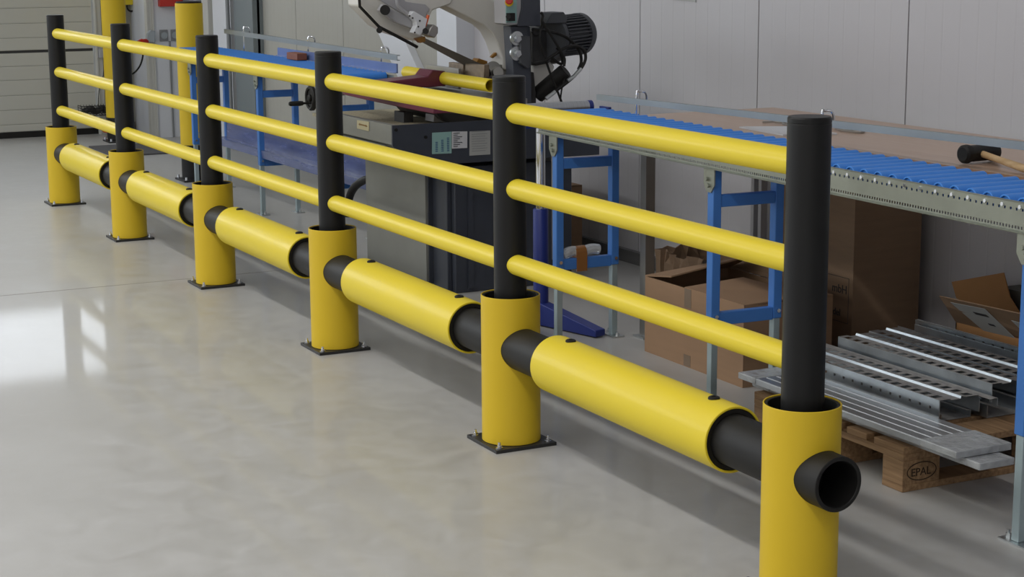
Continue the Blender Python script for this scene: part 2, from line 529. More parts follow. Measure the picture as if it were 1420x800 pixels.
for i, x in enumerate(PX):
    if i == 0:
        p = pm.build('post', BLK, bar)
        s1 = bored(slv, 'sleeve', YEL, p, 0.0722, 0.340); s1['label'] = 'yellow round sleeve around the foot of the post'
        s2 = bored(lin, 'sleeve_lining', BLKR, p, 0.0722, 0.340)
        b1 = bp_.build('base_plate', PLATE, p, bevel=0.001)
        bl = [bolt.build('anchor_bolt', CHROME, p) for _ in range(4)]
        subs = [s1, s2, b1] + bl
        proto['post'] = (p, subs)
    else:
        p0, subs0 = proto['post']
        p = p0.copy(); COL.objects.link(p)
        subs = []
        for s_ in subs0:
            c = s_.copy(); COL.objects.link(c); c.parent = p; subs.append(c)
    p.location = (x, 0, 0)
    for c, (sx, sy) in zip(subs[3:], ((-1, -1), (1, -1), (1, 1), (-1, 1))):
        c.location = (sx * 0.092, sy * 0.092, 0)
# low impact beams
ZB = 0.340
for i in range(5):
    x0, x1 = PX[i], PX[i + 1]
    a, b = x0 + 0.32, x1 - 0.305
    bm_ = MB().pipe((a, 0, ZB), (b, 0, ZB), 0.0935, 0.0865, 64).build('impact_beam', YEL2, bar)
    ext = 0.158 if i == 4 else 0.0
    MB().pipe((x0 + (0.06 if i else -0.06), 0, ZB), (x1 + ext, 0, ZB), 0.0715, 0.060, 56).build('core_tube', BLKR, bm_)
    MB().pipe((a + 0.003, 0, ZB), (a + 0.025, 0, ZB), 0.0864, 0.0716, 40).build('spacer_ring', BLKR, bm_)
    MB().pipe((b - 0.025, 0, ZB), (b - 0.003, 0, ZB), 0.0864, 0.0716, 40).build('spacer_ring', BLKR, bm_)
    for xx in (a + 0.10, b - 0.10):
        for sg in (1, -1):
            z = ZB + sg * 0.092
            bo = MB().lathe((xx, 0, z), (xx, 0, z + sg), [(0, 0.017), (0.005, 0.0165), (0.008, 0.012), (0.008, 0.006), (0.004, 0.006)], 20).build('beam_bolt', BLKR, bm_)
    for z in (1.1245, 0.8745, 0.621):
        MB().cyl((x0 + 0.012, 0, z), (x1 - 0.012, 0, z), 0.0345, 40).build('handrail', YEL2, bar)

# ------------------------------------------------------------ tall column guards
def guard(x, y, ztop, zlow, label, r=0.098):
    g = thing('column_guard', label, 'column guard', (x, y, 0), 'yellow column guards behind the barrier')
    MB().pipe((0, 0, zlow), (0, 0, ztop), r, r - 0.006, 48).build('yellow_sleeve', YEL, g)
    MB().cyl((0, 0, 0.012), (0, 0, ztop + 0.012), r - 0.007, 40).build('inner_tube', BLKR, g)
    MB().cyl((0, 0, 0.012), (0, 0, zlow + 0.02), r - 0.001, 40).build('base_tube', BLK, g)
    MB().box(-0.12, 0.12, -0.12, 0.12, 0, 0.012).build('base_plate', PLATE, g)
    for sx in (-1, 1):
        for sy in (-1, 1):
            MB().cyl((sx * 0.1, sy * 0.1, 0.012), (sx * 0.1, sy * 0.1, 0.035), 0.009, 6).build('anchor_bolt', CHROME, g)
guard(-8.98, 1.13, 1.28, 0.262, 'yellow tall column guard whose top shows, beside the blue roller conveyor end')
guard(-11.9, 1.33, 2.2, 0.215, 'yellow tall column guard running out of the frame, beside the garage door', 0.105)

# ------------------------------------------------------------ conveyors
def perf_strip(mb, x0, x1, y, z0, z1, pitch, hw, hz0, hz1):
    """strip in an XZ plane with a row of real holes"""
    n = int((x1 - x0) / pitch)
    p = (x1 - x0) / n
    for a, b in ((z0, hz0), (hz1, z1)):
        mb.add([(x0, y, a), (x1, y, a), (x1, y, b), (x0, y, b)], [(0, 1, 2, 3)])
    for k in range(n):
        a = x0 + k * p + hw / 2
        b = x0 + (k + 1) * p - hw / 2
        if k == 0:
            a = x0
        mb.add([(a, y, hz0), (b, y, hz0), (b, y, hz1), (a, y, hz1)], [(0, 1, 2, 3)])


def foot_bolt(mb, x, y):
    mb.cyl((x, y, 0.006), (x, y, 0.018), 0.008, 6).cyl((x, y, 0.018), (x, y, 0.028), 0.004, 8)


def stand(parent, x, w, zt, zsplit, first=True):
    """support stand: two uprights, two cross bars, feet; x = its place along the conveyor"""
    st = MB()
    for y in (0.0, w - 0.035):
        st.box(x - 0.02, x + 0.02, y, y + 0.035, zsplit, zt)
    s_ = st.build('stand', BLUE, parent, bevel=0.003)
    for za, zb in ((0.742, 0.785), (zsplit - 0.005, zsplit + 0.042)):
        MB().box(x - 0.016, x + 0.016, 0.035, w - 0.035, za, zb).build('crossbar', BLUE, s_, bevel=0.003)
    for y in (0.0, w - 0.035):
        MB().box(x - 0.015, x + 0.015, y + 0.004, y + 0.031, 0.006, zsplit + 0.01).build('lower_leg', ZLEG, s_, bevel=0.002)
        f = MB().box(x - 0.055, x + 0.055, y - 0.01, y + 0.045, 0, 0.006)
        foot_bolt(f, x - 0.04, y + 0.017)
        foot_bolt(f, x + 0.04, y + 0.017)
        f.build('foot_plate', ZINC, s_)
        MB().cyl((x + 0.02, y + 0.017, zsplit + 0.03), (x + 0.03, y + 0.017, zsplit + 0.03), 0.008, 6).build('clamp_bolt', CHROME, s_)
    # gusset on the front face
    g = MB().prism([(x - 0.038, -0.006, 0.885), (x + 0.034, -0.006, 0.885), (x + 0.034, -0.006, 0.825), (x + 0.012, -0.006, 0.797), (x - 0.016, -0.006, 0.797), (x - 0.038, -0.006, 0.825)], (0, 0.005, 0))
    for dx, z in ((-0.008, 0.845), (0.002, 0.822)):
        g.cyl((x + dx, -0.006, z), (x + dx, -0.016, z), 0.0075, 6)
    g.build('gusset_plate', ZINCG, s_)
    return s_


def conveyor(origin, rz, x0, x1, w, stands, label, pitch=0.0725):
    c = thing('roller_conveyor', label, 'conveyor', origin, None, rz)
    for nm, y, sgn in (('side_rail', 0.0, 1), ('side_rail', w, -1)):
        mb = MB()
        perf_strip(mb, x0, x1, y, 0.886, 0.9, 0.0125, 0.0065, 0.891, 0.899)
        perf_strip(mb, x0, x1, y, 0.9, 0.963, pitch / 3, 0.007, 0.941, 0.9485)
        mb.add([(x0, y, 0.886), (x1, y, 0.886), (x1, y + sgn * 0.02, 0.886), (x0, y + sgn * 0.02, 0.886)], [(0, 1, 2, 3)])
        mb.add([(x0, y, 0.886), (x1, y, 0.886), (x1, y - sgn * 0.012, 0.882), (x0, y - sgn * 0.012, 0.882)], [(0, 1, 2, 3)])
        mb.add([(x0, y, 0.963), (x1, y, 0.963), (x1, y + sgn * 0.004, 0.966), (x0, y + sgn * 0.004, 0.966)], [(0, 1, 2, 3)])
        mb.build(nm, ZINCG, c, smooth=False, solid=0.0022, flat=True)
    n = int((x1 - x0 - 0.04) / pitch)
    rm = MB().pipe((0, 0.006, 0), (0, w - 0.006, 0), 0.0265, 0.021, 20)
    rm.cyl((0, 0.012, 0), (0, w - 0.012, 0), 0.0208, 12)
    nt_ = MB().cyl((0, 0.006, 0), (0, -0.004, 0), 0.0062, 6)
    r0 = b0 = None
    for k in range(n):
        x = x0 + 0.05 + k * pitch
        if r0 is None:
            r0 = rm.build('roller', ROLL, c)
            b0 = nt_.build('axle_bolt', CHROME, r0)
            r, b = r0, b0
        else:
            r = r0.copy(); COL.objects.link(r)
            b = b0.copy(); COL.objects.link(b); b.parent = r
        r.location = (x, 0, 0.952)
    for x in stands:
        stand(c, x, w, 0.885, 0.315)
    return c


rot = math.atan(-0.0345)
cr = conveyor((-0.04, 0.77, 0), rot, -3.06, 0.75, 0.30, (-2.91, -1.655, 0.0), 'blue roller conveyor with perforated steel rails in front of the beech laminate table')
cl = conveyor((-7.08, 0.975, 0), 0.0, -1.72, 1.56, 0.27, (-1.41, 0.0, 1.25), 'blue roller conveyor feeding the band saw from the left', 0.0625)


def guide(cat_label, x0, x1, y, z0, z1, h, brk, group, m_=None):
    g = thing('guide_rail', cat_label, 'rail', (x0, y, z0), None)
    mb = MB()
    c = [(0, -0.006, 0), (0, 0.012, 0), (0, 0.012, 0.004), (0, -0.003, 0.004), (0, -0.003, h - 0.004), (0, 0.012, h - 0.004), (0, 0.012, h), (0, -0.006, h)]
    mb.prism(c, (x1 - x0, 0, z1 - z0))
    mb.build('channel', ZINCD, g, smooth=False)
    for bx in brk:
        z = (z1 - z0) * (bx - x0) / (x1 - x0)
        b = bx - x0
        MB().sweep([(b, 0.02, -(z0 - 0.93)), (b, 0.02, z + h + 0.016), (b, 0.035, z + h + 0.026), (b + 0.008, 0.05, z + h + 0.026), (b + 0.012, 0.06, z + h + 0.01), (b + 0.012, 0.06, z)], 0.005, 8, True).build('bracket', CHROME, g)
    return g


guide('long grey guide rail standing along the back of the right roller conveyor', -3.02, 0.75, 1.12, 1.016, 1.070, 0.024, (-2.73, -1.47), None)
guide('long grey guide rail standing along the back of the left roller conveyor', -8.69, -5.585, 1.30, 1.071, 1.041, 0.031, (-8.33, -7.06, -5.87), None)
tag(MB().box(-7.45, -5.50, 1.252, 1.262, 0.98, 1.03).box(-7.45, -5.50, 1.24, 1.262, 0.978, 0.982).build('wrapped_bar', FILML, smooth=False),
    'blue film wrapped bar lying at the rear of the left roller conveyor', 'bar')
tag(MB().box(-7.05, -6.86, 1.17, 1.235, 0.979, 1.022).build('wood_block', BRICKC, bevel=0.003), 'small red brown block on the left roller conveyor', 'block')
# film-wrapped tray lying on the lower crossbars of the left conveyor
mb = MB()
mb.prism([(-8.38, 0.990, 0.363), (-8.38, 1.200, 0.363), (-8.38, 1.200, 0.50), (-8.38, 1.192, 0.50), (-8.38, 1.186, 0.372), (-8.38, 1.02, 0.372), (-8.38, 1.012, 0.412), (-8.38, 0.984, 0.412)], (3.23, 0, 0))
tag(mb.build('wrapped_tray', FILM, smooth=False), 'long tray wrapped in shiny blue film under the left roller conveyor', 'tray')

# ------------------------------------------------------------ work table
tb = thing('work_table', 'beech laminate work table behind the right roller conveyor', 'table', (-2.9, 1.2, 0))
wpart(MB().box(-2.88, 1.6, 1.195, 1.93, 0.93, 0.958), 'table_top', LAM, tb, smooth=False)
wpart(MB().box(-2.883, 1.6, 1.188, 1.195, 0.93, 0.958), 'edge_band', LAME, tb, smooth=False)
for x in (-2.86, 1.45):
    for y in (1.24, 1.83):
        l = wpart(MB().box(x, x + 0.045, y, y + 0.045, 0.008, 0.93), 'leg', STEEL, tb, smooth=False)
wpart(MB().box(-2.86, 1.49, 1.25, 1.275, 0.885, 0.93), 'apron', STEEL, tb, smooth=False)
for x in (-2.86, 1.45):
    for y in (1.24, 1.83):
        wpart(MB().box(x - 0.02, x + 0.065, y - 0.02, y + 0.065, 0, 0.008), 'foot', ZINC, tb, smooth=False)
for k, (x, m_) in enumerate(((-2.69, SAWLG), (-2.635, SAWLG))):
    o = thing('leaning_plank', ('pale' if k == 0 else 'darker') + ' upright profile leaning under the table ' + ('left of the other one' if k == 0 else 'next to the tall carton'), 'profile', (x, 1.69, 0))
    MB().box(0, 0.022, 0, 0.045, 0, 0.925).box(0.022, 0.045, 0.03, 0.045, 0, 0.925).build('web', m_, o, smooth=False)

# things on the table
tag(MB().prism([(-2.20, 1.29, 0.9585), (-1.87, 1.262, 0.9585), (-1.80, 1.46, 0.9585), (-2.10, 1.50, 0.9585)], (0, 0, 0.006)).build('paper_sheets', PAPER, smooth=False), 'white sheets of paper lying on the laminate table', 'paper')
for nm, pts, lb in (('cable_ties', [(-2.02, 1.56, .964), (-1.96, 1.60, .97), (-1.90, 1.56, .966), (-1.84, 1.61, .966), (-1.79, 1.56, .963), (-1.88, 1.54, .966), (-1.98, 1.58, .966)], 'loose grey wire ties on the table right of the paper sheets'),
                    ('cable_ties', [(-2.3, 1.47, .964), (-2.24, 1.52, .968), (-2.18, 1.49, .964), (-2.12, 1.53, .966), (-2.17, 1.55, .964), (-2.26, 1.50, .966)], 'loose grey wire ties on the table left of the paper sheets')):
    tag(MB().sweep(pts, 0.0045, 6).build(nm, STEEL), lb, 'wire')
ml = thing('mallet', 'black rubber mallet with a pale wooden handle lying on the laminate table', 'mallet', (-1.0, 1.3, 0.958))
h0, h1 = Vector((-0.868, 1.252, 0.990)), Vector((-0.880, 1.405, 0.990))
ax = (h1 - h0)
Lh = ax.length
wpart(MB().lathe(h0, h1, [(0, 0.022), (0.006, 0.0295), (0.02, 0.031), (0.035, 0.027), (Lh - 0.035, 0.027), (Lh - 0.02, 0.031), (Lh - 0.006, 0.0295), (Lh, 0.022)], 28), 'head', BLKR, ml)
hs_ = h0.lerp(h1, 0.5)
hd = Vector((0.37, -0.10, -0.019))
Ld = hd.length
wpart(MB().lathe(hs_ + hd.normalized() * 0.02, hs_ + hd, [(0, 0.011), (0.1, 0.0105), (Ld - 0.12, 0.0125), (Ld - 0.05, 0.0125), (Ld - 0.02, 0.009)], 16), 'handle', HANDW, ml)

# ------------------------------------------------------------ band saw
sw = thing('band_saw', 'large grey metal band saw with raised cream arm, maroon vice and black motor', 'band saw', (-4.7, 1.2, 0))
P = lambda mb, n, m, **k: wpart(mb, n, m, sw, **k)
P(MB().box(-5.09, -4.325, 0.905, 1.50, 0.02, 0.70), 'cabinet', SAWG, bevel=0.004)
P(MB().box(-5.10, -4.33, 0.893, 0.905, 0.03, 0.70), 'front_panel', SAWL, smooth=False)
P(MB().box(-4.33, -4.12, 0.955, 1.60, 0.0, 0.62).box(-4.33, -4.16, 0.93, 0.955, 0.0, 0.62), 'side_housing', SAWG, bevel=0.004)
P(MB().box(-4.118, -4.112, 1.02, 1.05, 0.02, 0.61).box(-4.118, -4.112, 1.30, 1.33, 0.02, 0.61), 'corner_post', SAWG, smooth=False)
tr_ = P(MB().prism([(-4.97, 0.60, 0.845), (-4.97, 0.60, 0.755), (-4.97, 0.76, 0.655), (-4.97, 1.66, 0.655), (-4.97, 1.66, 0.80), (-4.97, 1.63, 0.80), (-4.97, 1.63, 0.68), (-4.97, 0.78, 0.70), (-4.97, 0.63, 0.78), (-4.97, 0.63, 0.845)], (0.918, 0, 0)), 'coolant_tray', SAWL, smooth=False)
P(MB().prism([(-4.052, 0.60, 0.846), (-4.052, 0.60, 0.748), (-4.052, 0.76, 0.648), (-4.052, 1.68, 0.648), (-4.052, 1.68, 0.846)], (0.012, 0, 0)), 'side_plate', SAWG, smooth=False)
P(MB().box(-5.20, -4.07, 0.64, 1.62, 0.795, 0.812), 'chip_bed', CHIPS, smooth=False)
P(MB().box(-4.94, -4.15, 0.595, 0.78, 0.70, 0.742), 'drawer', SAWL, bevel=0.003)
P(MB().box(-4.94, -4.2, 0.78, 0.90, 0.69, 0.74), 'drawer_shade_block', BLKMAT, smooth=False)  # black block standing in for the shade in the gap behind the drawer
# labels on the tray
lp = P(MB().prism([(-4.038,0.802,0.802),(-4.038,0.800,0.701),(-4.038,0.902,0.699),(-4.038,0.903,0.802)], (0.001, 0, 0)), 'label_plate', PAPERT, smooth=False); lp['label'] = 'teal instruction label with columns of small print'
c0 = (-4.038,0.800,0.701)
for i in range(3):
    for k in range(9):
        y0 = c0[1] + 0.018 + i * 0.030
        wsub(MB().box(-4.037, -4.0355, y0, y0 + 0.012, c0[2] + 0.01 + k * 0.0085, c0[2] + 0.014 + k * 0.0085), 'print_line', INKB, lp, smooth=False) if k < (6 + i) else None
lp = P(MB().prism([(-4.038,0.905,0.802),(-4.038,0.904,0.721),(-4.038,0.985,0.720),(-4.038,0.986,0.799)], (0.001, 0, 0)), 'label_plate', PAPER, smooth=False); lp['label'] = 'white data label with rows of small print'
c0 = (-4.038,0.904,0.721)
for k in range(8):
    wsub(MB().box(-4.037, -4.0355, c0[1] + 0.008, c0[1] + 0.03 + 0.012 * (k % 3), c0[2] + 0.008 + k * 0.009, c0[2] + 0.011 + k * 0.009), 'print_line', INK, lp, smooth=False)
lp = P(MB().prism([(-4.038,0.998,0.798),(-4.038,0.996,0.682),(-4.038,1.107,0.682),(-4.038,1.108,0.797)], (0.001, 0, 0)), 'label_plate', PAPERG, smooth=False); lp['label'] = 'grey label with faint print'
c0 = (-4.038,0.996,0.682)
for k in range(9):
    wsub(MB().box(-4.037, -4.0355, c0[1] + 0.012, c0[1] + 0.085 + 0.01 * (k % 2), c0[2] + 0.02 + k * 0.0115, c0[2] + 0.022 + k * 0.0115), 'print_line', SOCK, lp, smooth=False)
lp = P(MB().prism([(-4.470,0.597,0.836),(-4.473,0.597,0.795),(-4.321,0.597,0.795),(-4.318,0.597,0.840)], (0, 0.002, 0)), 'label_plate', mat('cream_label', (0.5, 0.45, 0.28), 0.5), smooth=False); lp['label'] = 'cream label with a double-headed arrow'
wsub(MB().prism([(-4.450,0.596,0.818),(-4.431,0.596,0.825),(-4.431,0.596,0.822),(-4.358,0.596,0.821),(-4.357,0.596,0.824),(-4.335,0.596,0.816),(-4.358,0.596,0.812),(-4.358,0.596,0.815),(-4.432,0.596,0.815),(-4.432,0.596,0.812)], (0, 0.0005, 0)), 'arrow', mat('brown_print', (0.22, 0.12, 0.03), 0.6), lp, smooth=False)
for a in [(-4.040,0.618,0.825),(-4.040,0.769,0.783)]:
    P(MB().cyl(a, (a[0] + 0.006, a[1], a[2]), 0.008, 10), 'screw', BLKR)
# support blocks and vice
P(MB().prism([(-4.450,0.838,0.863),(-4.450,0.888,0.861),(-4.450,0.887,0.804),(-4.450,0.837,0.810)], (-0.12, 0, 0)), 'support_block', BLKMAT, smooth=False)
P(MB().prism([(-4.300,0.937,0.884),(-4.300,0.992,0.878),(-4.300,1.002,0.821),(-4.300,0.929,0.825)], (-0.10, 0, 0)), 'support_block', SAWLG, smooth=False)
P(MB().prism([(-4.250,0.918,0.875),(-4.250,1.254,0.845),(-4.250,1.254,0.813),(-4.250,0.979,0.827),(-4.250,0.949,0.842)], (-0.5, 0, 0)), 'vice_base', BLKMAT, smooth=False)
P(MB().prism([(-5.167,0.800,0.938),(-4.584,0.800,0.944),(-4.021,0.800,0.929),(-4.014,0.800,0.893),(-4.362,0.800,0.893),(-4.870,0.800,0.898),(-5.169,0.800,0.903)], (0, 0.10, 0)), 'bed_beam', MAROON, bevel=0.004)
P(MB().prism([(-4.400,0.480,0.995),(-4.400,0.742,1.001),(-4.400,1.051,0.957),(-4.400,1.370,0.900),(-4.400,1.369,0.857),(-4.400,1.029,0.851),(-4.400,0.963,0.861),(-4.400,0.817,0.925),(-4.400,0.591,0.966)], (-0.35, 0, 0)), 'vice_table', MAROON, bevel=0.004)
P(MB().prism([(-4.420,0.732,1.020),(-4.420,0.956,1.036),(-4.420,0.983,1.068),(-4.420,1.054,1.060),(-4.420,1.053,0.986),(-4.420,0.959,0.984),(-4.420,0.751,0.989)], (-0.16, 0, 0)), 'vice_arm', MAROON, bevel=0.005)
P(MB().box(-4.72, -4.34, 1.085, 1.10, 0.975, 1.075), 'jaw_plate', STEEL, bevel=0.002)
P(MB().prism([(-4.549,1.130,1.095),(-4.380,1.130,1.093),(-4.382,1.130,1.037),(-4.551,1.130,1.026)], (0, 0.03, 0)), 'fixed_jaw', WORN, bevel=0.003)
P(MB().prism([(-4.356,1.130,1.097),(-4.145,1.130,1.103),(-4.146,1.130,1.040),(-4.357,1.130,1.027)], (0, 0.03, 0)), 'fixed_jaw', WORN, bevel=0.003)
P(MB().box(-4.62, -3.75, 1.02, 1.16, 0.945, 0.968), 'rest_plate', STEEL, smooth=False)
P(MB().cyl((-4.350,1.258,1.052), (-4.250,1.232,1.072), 0.04, 20).cyl((-4.300,1.265,1.058), (-4.150,1.210,1.065), 0.025, 16).box(-4.45, -4.3, 1.26, 1.36, 1.0, 1.09), 'blade_guide', STEEL)
P(MB().cyl((-4.280,1.215,1.071), (-4.200,1.184,1.053), 0.012, 12), 'guide_screw', BLKR)
P(MB().prism([(-4.400,1.207,1.093),(-4.400,1.227,1.118),(-4.400,1.275,1.102),(-4.400,1.274,1.084)], (-0.06, 0, 0)).prism([(-4.330,1.260,1.127),(-4.330,1.284,1.148),(-4.330,1.292,1.147),(-4.330,1.292,1.133),(-4.330,1.272,1.120)], (-0.02, 0, 0)), 'brass_nozzle', BRASS, bevel=0.002)
# raised bow: arm, blade, wheel housing
P(MB().prism([(-4.280,0.928,1.363),(-4.280,0.982,1.389),(-4.280,1.198,1.286),(-4.280,1.241,1.250),(-4.280,1.272,1.196),(-4.280,1.299,1.125),(-4.280,1.307,1.068),(-4.280,1.398,1.036),(-4.280,1.400,1.298),(-4.280,1.333,1.377),(-4.280,1.118,1.457),(-4.280,0.965,1.487)], (-0.14, 0, 0)), 'bow_arm', SAWB, bevel=0.006)
P(MB().prism([(-4.360,0.901,1.209),(-4.360,0.920,1.227),(-4.360,1.239,1.084),(-4.360,1.239,1.073),(-4.360,1.152,1.076)], (-0.003, 0, 0)), 'blade', BRONZE, smooth=False)
P(MB().prism([(-4.270,0.548,1.393),(-4.270,0.645,1.297),(-4.270,0.722,1.257),(-4.270,0.834,1.220),(-4.270,0.861,1.236),(-4.270,0.881,1.284),(-4.270,0.920,1.365),(-4.270,1.016,1.391),(-4.270,1.075,1.513),(-4.270,0.924,1.617),(-4.270,0.590,1.620),(-4.270,0.543,1.487)], (-0.16, 0, 0)), 'wheel_housing', SAWB, bevel=0.006)
P(MB().prism([(-4.262,0.619,1.432),(-4.262,0.760,1.436),(-4.262,0.774,1.409),(-4.262,0.823,1.401),(-4.262,0.879,1.393),(-4.262,0.901,1.372),(-4.262,0.870,1.325),(-4.262,0.765,1.348),(-4.262,0.692,1.390)], (-0.01, 0, 0)), 'cover_plate', SAWLG, bevel=0.002)
P(MB().sweep([(-4.220,0.519,1.488),(-4.220,0.524,1.391),(-4.220,0.620,1.294),(-4.220,0.715,1.246),(-4.220,0.815,1.194)], 0.008, 6, False), 'edge_guard', BLKR)
P(MB().cyl((-4.210,0.616,1.279), (-4.160,0.595,1.282), 0.014, 16), 'stop_knob', BLKR)
P(MB().prism([(-4.245,0.618,1.372),(-4.245,0.637,1.400),(-4.245,0.810,1.314),(-4.245,0.798,1.277),(-4.245,0.701,1.313)], (0.04, 0, 0)), 'tension_arm', SAWLG, bevel=0.004)
P(MB().cyl((-4.200,0.643,1.373), (-4.150,0.622,1.375), 0.024, 20), 'tension_knob', BLKR)
P(MB().sweep([(-4.190,0.703,1.459),(-4.190,0.702,1.405),(-4.190,0.716,1.378),(-4.190,0.745,1.357),(-4.190,0.767,1.344)], 0.010, 8, True), 'bent_lever', SAWLG)
wbk = P(MB().prism([(-4.200,0.750,1.350),(-4.200,0.769,1.367),(-4.200,0.839,1.328),(-4.200,0.827,1.288),(-4.200,0.800,1.251),(-4.200,0.763,1.266),(-4.200,0.782,1.299),(-4.200,0.779,1.316)], (0.05, 0, 0)), 'guide_block', WHITE, bevel=0.003)
for a in ((-4.148,0.797,1.321), (-4.148,0.789,1.294), (-4.148,0.770,1.267), (-4.148,0.760,1.335), (-4.148,0.745,1.345)):
    wsub(MB().cyl(a, (a[0] + 0.002, a[1], a[2]), 0.007 if a[1] > 0.8 else 0.004, 12), 'hole', BLKR, wbk)
P(MB().prism([(-4.220,0.847,1.286),(-4.220,0.866,1.303),(-4.220,0.889,1.289),(-4.220,0.888,1.261),(-4.220,0.869,1.238),(-4.220,0.835,1.253)], (0.08, 0, 0)), 'lower_guide', STEEL, bevel=0.004)
P(MB().cyl((-4.135,0.820,1.273), (-4.125,0.815,1.274), 0.014, 14), 'guide_bolt', BLKR)
P(MB().sweep([(-4.160,0.828,1.296),(-4.160,0.839,1.323),(-4.160,0.847,1.346)], 0.008, 6, False), 'red_clip', ORANGE)
P(MB().prism([(-4.230,0.798,1.236),(-4.230,0.843,1.245),(-4.230,0.843,1.221),(-4.230,0.820,1.215)], (0.04, 0, 0)), 'brass_bracket', BRASS, smooth=False)
# control box and column
cb = P(MB().prism([(-4.000,1.173,1.515),(-4.000,1.265,1.514),(-4.000,1.256,1.298),(-4.000,1.194,1.296),(-4.000,1.175,1.303)], (-0.12, 0, 0)), 'control_box', SAWLG, bevel=0.003)
P(MB().prism([(-3.990,1.260,1.514),(-3.990,1.356,1.513),(-3.990,1.359,1.288),(-3.990,1.235,1.290),(-3.990,1.259,1.379)], (-0.16, 0, 0)), 'switch_cabinet', SAWG, bevel=0.003)
P(MB().prism([(-3.985,1.169,1.509),(-3.985,1.227,1.508),(-3.985,1.225,1.306),(-3.985,1.170,1.310)], (0.004, 0, 0)), 'switch_plate', PAPERT, smooth=False)
P(MB().cyl((-3.980,1.185,1.404), (-3.960,1.175,1.405), 0.02, 20), 'yellow_collar', YEL)
P(MB().lathe((-3.960,1.175,1.412), (-3.900,1.145,1.414), [(0, 0.010), (0.015, 0.010), (0.016, 0.017), (0.03, 0.018), (0.035, 0.013)], 20), 'emergency_stop', REDP)
P(MB().box(-3.98, -3.955, (-3.980,1.169,1.334)[1], (-3.980,1.204,1.333)[1], (-3.980,1.184,1.317)[2], (-3.980,1.185,1.354)[2]).cyl((-3.955,1.168,1.338), (-3.930,1.155,1.339), 0.012, 14), 'rotary_switch', BLKR)
P(MB().prism([(-4.020,1.212,1.289),(-4.020,1.317,1.287),(-4.020,1.323,1.034),(-4.020,1.322,0.808),(-4.020,1.224,0.813),(-4.020,1.226,1.055)], (-0.08, 0, 0)), 'column', SAWG, bevel=0.003)
P(MB().prism([(-3.990,1.250,1.244),(-3.990,1.301,1.242),(-3.990,1.308,1.105),(-3.990,1.292,1.085),(-3.990,1.250,1.114)], (-0.04, 0, 0)), 'hinge_block', MOTOR, bevel=0.004)
for c0 in ((-4.020,1.241,1.232), (-4.020,1.240,1.161)):
    P(MB().cyl(c0, (c0[0] + 0.012, c0[1], c0[2]), 0.034, 28).cyl(c0, (c0[0] + 0.03, c0[1] - 0.005, c0[2]), 0.02, 6).cyl(c0, (c0[0] + 0.045, c0[1] - 0.01, c0[2]), 0.011, 14), 'pivot_bolt', ZINC)
# motor with fins, terminal box and fan cover
ma, mb2 = Vector((-4.150,1.516,1.226)), Vector((-4.220,1.696,1.233))
mdv = (mb2 - ma).normalized()
mo = P(MB().lathe(ma - mdv * 0.03, mb2, [(0, 0.105), (0.02, 0.108), (0.022, 0.085), ((mb2 - ma).length + 0.03, 0.085)], 40), 'motor', MOTOR)
fins = MB()
u_ = mdv.cross(Vector((0, 0, 1))).normalized()
v_ = mdv.cross(u_)
for k in range(36):
    t = 2 * math.pi * k / 36
    rd = u_ * math.cos(t) + v_ * math.sin(t)
    tg = mdv.cross(rd) * 0.0025
    a = ma + rd * 0.082 + mdv * 0.005
    fins.add([a - tg, a + tg, a + tg + rd * 0.02, a - tg + rd * 0.02] + [q + mdv * ((mb2 - ma).length - 0.02) for q in (a - tg, a + tg, a + tg + rd * 0.02, a - tg + rd * 0.02)],
             [(0, 1, 2, 3), (7, 6, 5, 4), (0, 4, 5, 1), (1, 5, 6, 2), (2, 6, 7, 3), (3, 7, 4, 0)])
fo = wsub(fins, 'cooling_fins', MOTOR, mo, smooth=False)
wsub(MB().lathe(mb2 - mdv * 0.02, mb2 + mdv, [(0, 0.100), (0.001, 0.104), (0.03, 0.104), (0.048, 0.093), (0.060, 0.07), (0.065, 0.03)], 40), 'fan_cover', MOTOR, mo)
wsub(MB().prism([(-4.060,1.424,1.295),(-4.060,1.460,1.347),(-4.060,1.523,1.349),(-4.060,1.543,1.323),(-4.060,1.539,1.295)], (-0.12, 0, 0)), 'terminal_box', MOTOR, mo, bevel=0.004)
P(MB().lathe((-4.300,1.503,1.196), (-4.250,1.578,1.206), [(0, 0.06), (0.03, 0.115), (0.08, 0.12), (0.12, 0.10)], 20).prism([(-4.160,1.401,1.250),(-4.160,1.457,1.280),(-4.160,1.521,1.264),(-4.160,1.537,1.158),(-4.160,1.497,1.096),(-4.160,1.417,1.085),(-4.160,1.401,1.128)], (-0.12, 0, 0)), 'gearbox', GREASE, bevel=0.01)
P(MB().prism([(-4.200,1.422,1.097),(-4.200,1.518,1.107),(-4.200,1.551,1.078),(-4.200,1.526,1.022),(-4.200,1.469,0.967),(-4.200,1.421,0.955)], (-0.12, 0, 0)), 'casting', SAWB, bevel=0.01)
cy0, cy1 = Vector((-4.120,1.403,0.944)), Vector((-4.020,1.513,1.068))
P(MB().lathe(cy0, cy1, [(0, 0.035), (0.005, 0.04), ((cy1 - cy0).length - 0.008, 0.04), ((cy1 - cy0).length, 0.034)], 28), 'hydraulic_cylinder', BLKR)
P(MB().prism([(-4.080,1.343,1.064),(-4.080,1.370,1.063),(-4.080,1.382,0.937),(-4.080,1.381,0.800),(-4.080,1.342,0.802)], (-0.06, 0, 0)), 'hose_cover', BLKMAT, bevel=0.006)
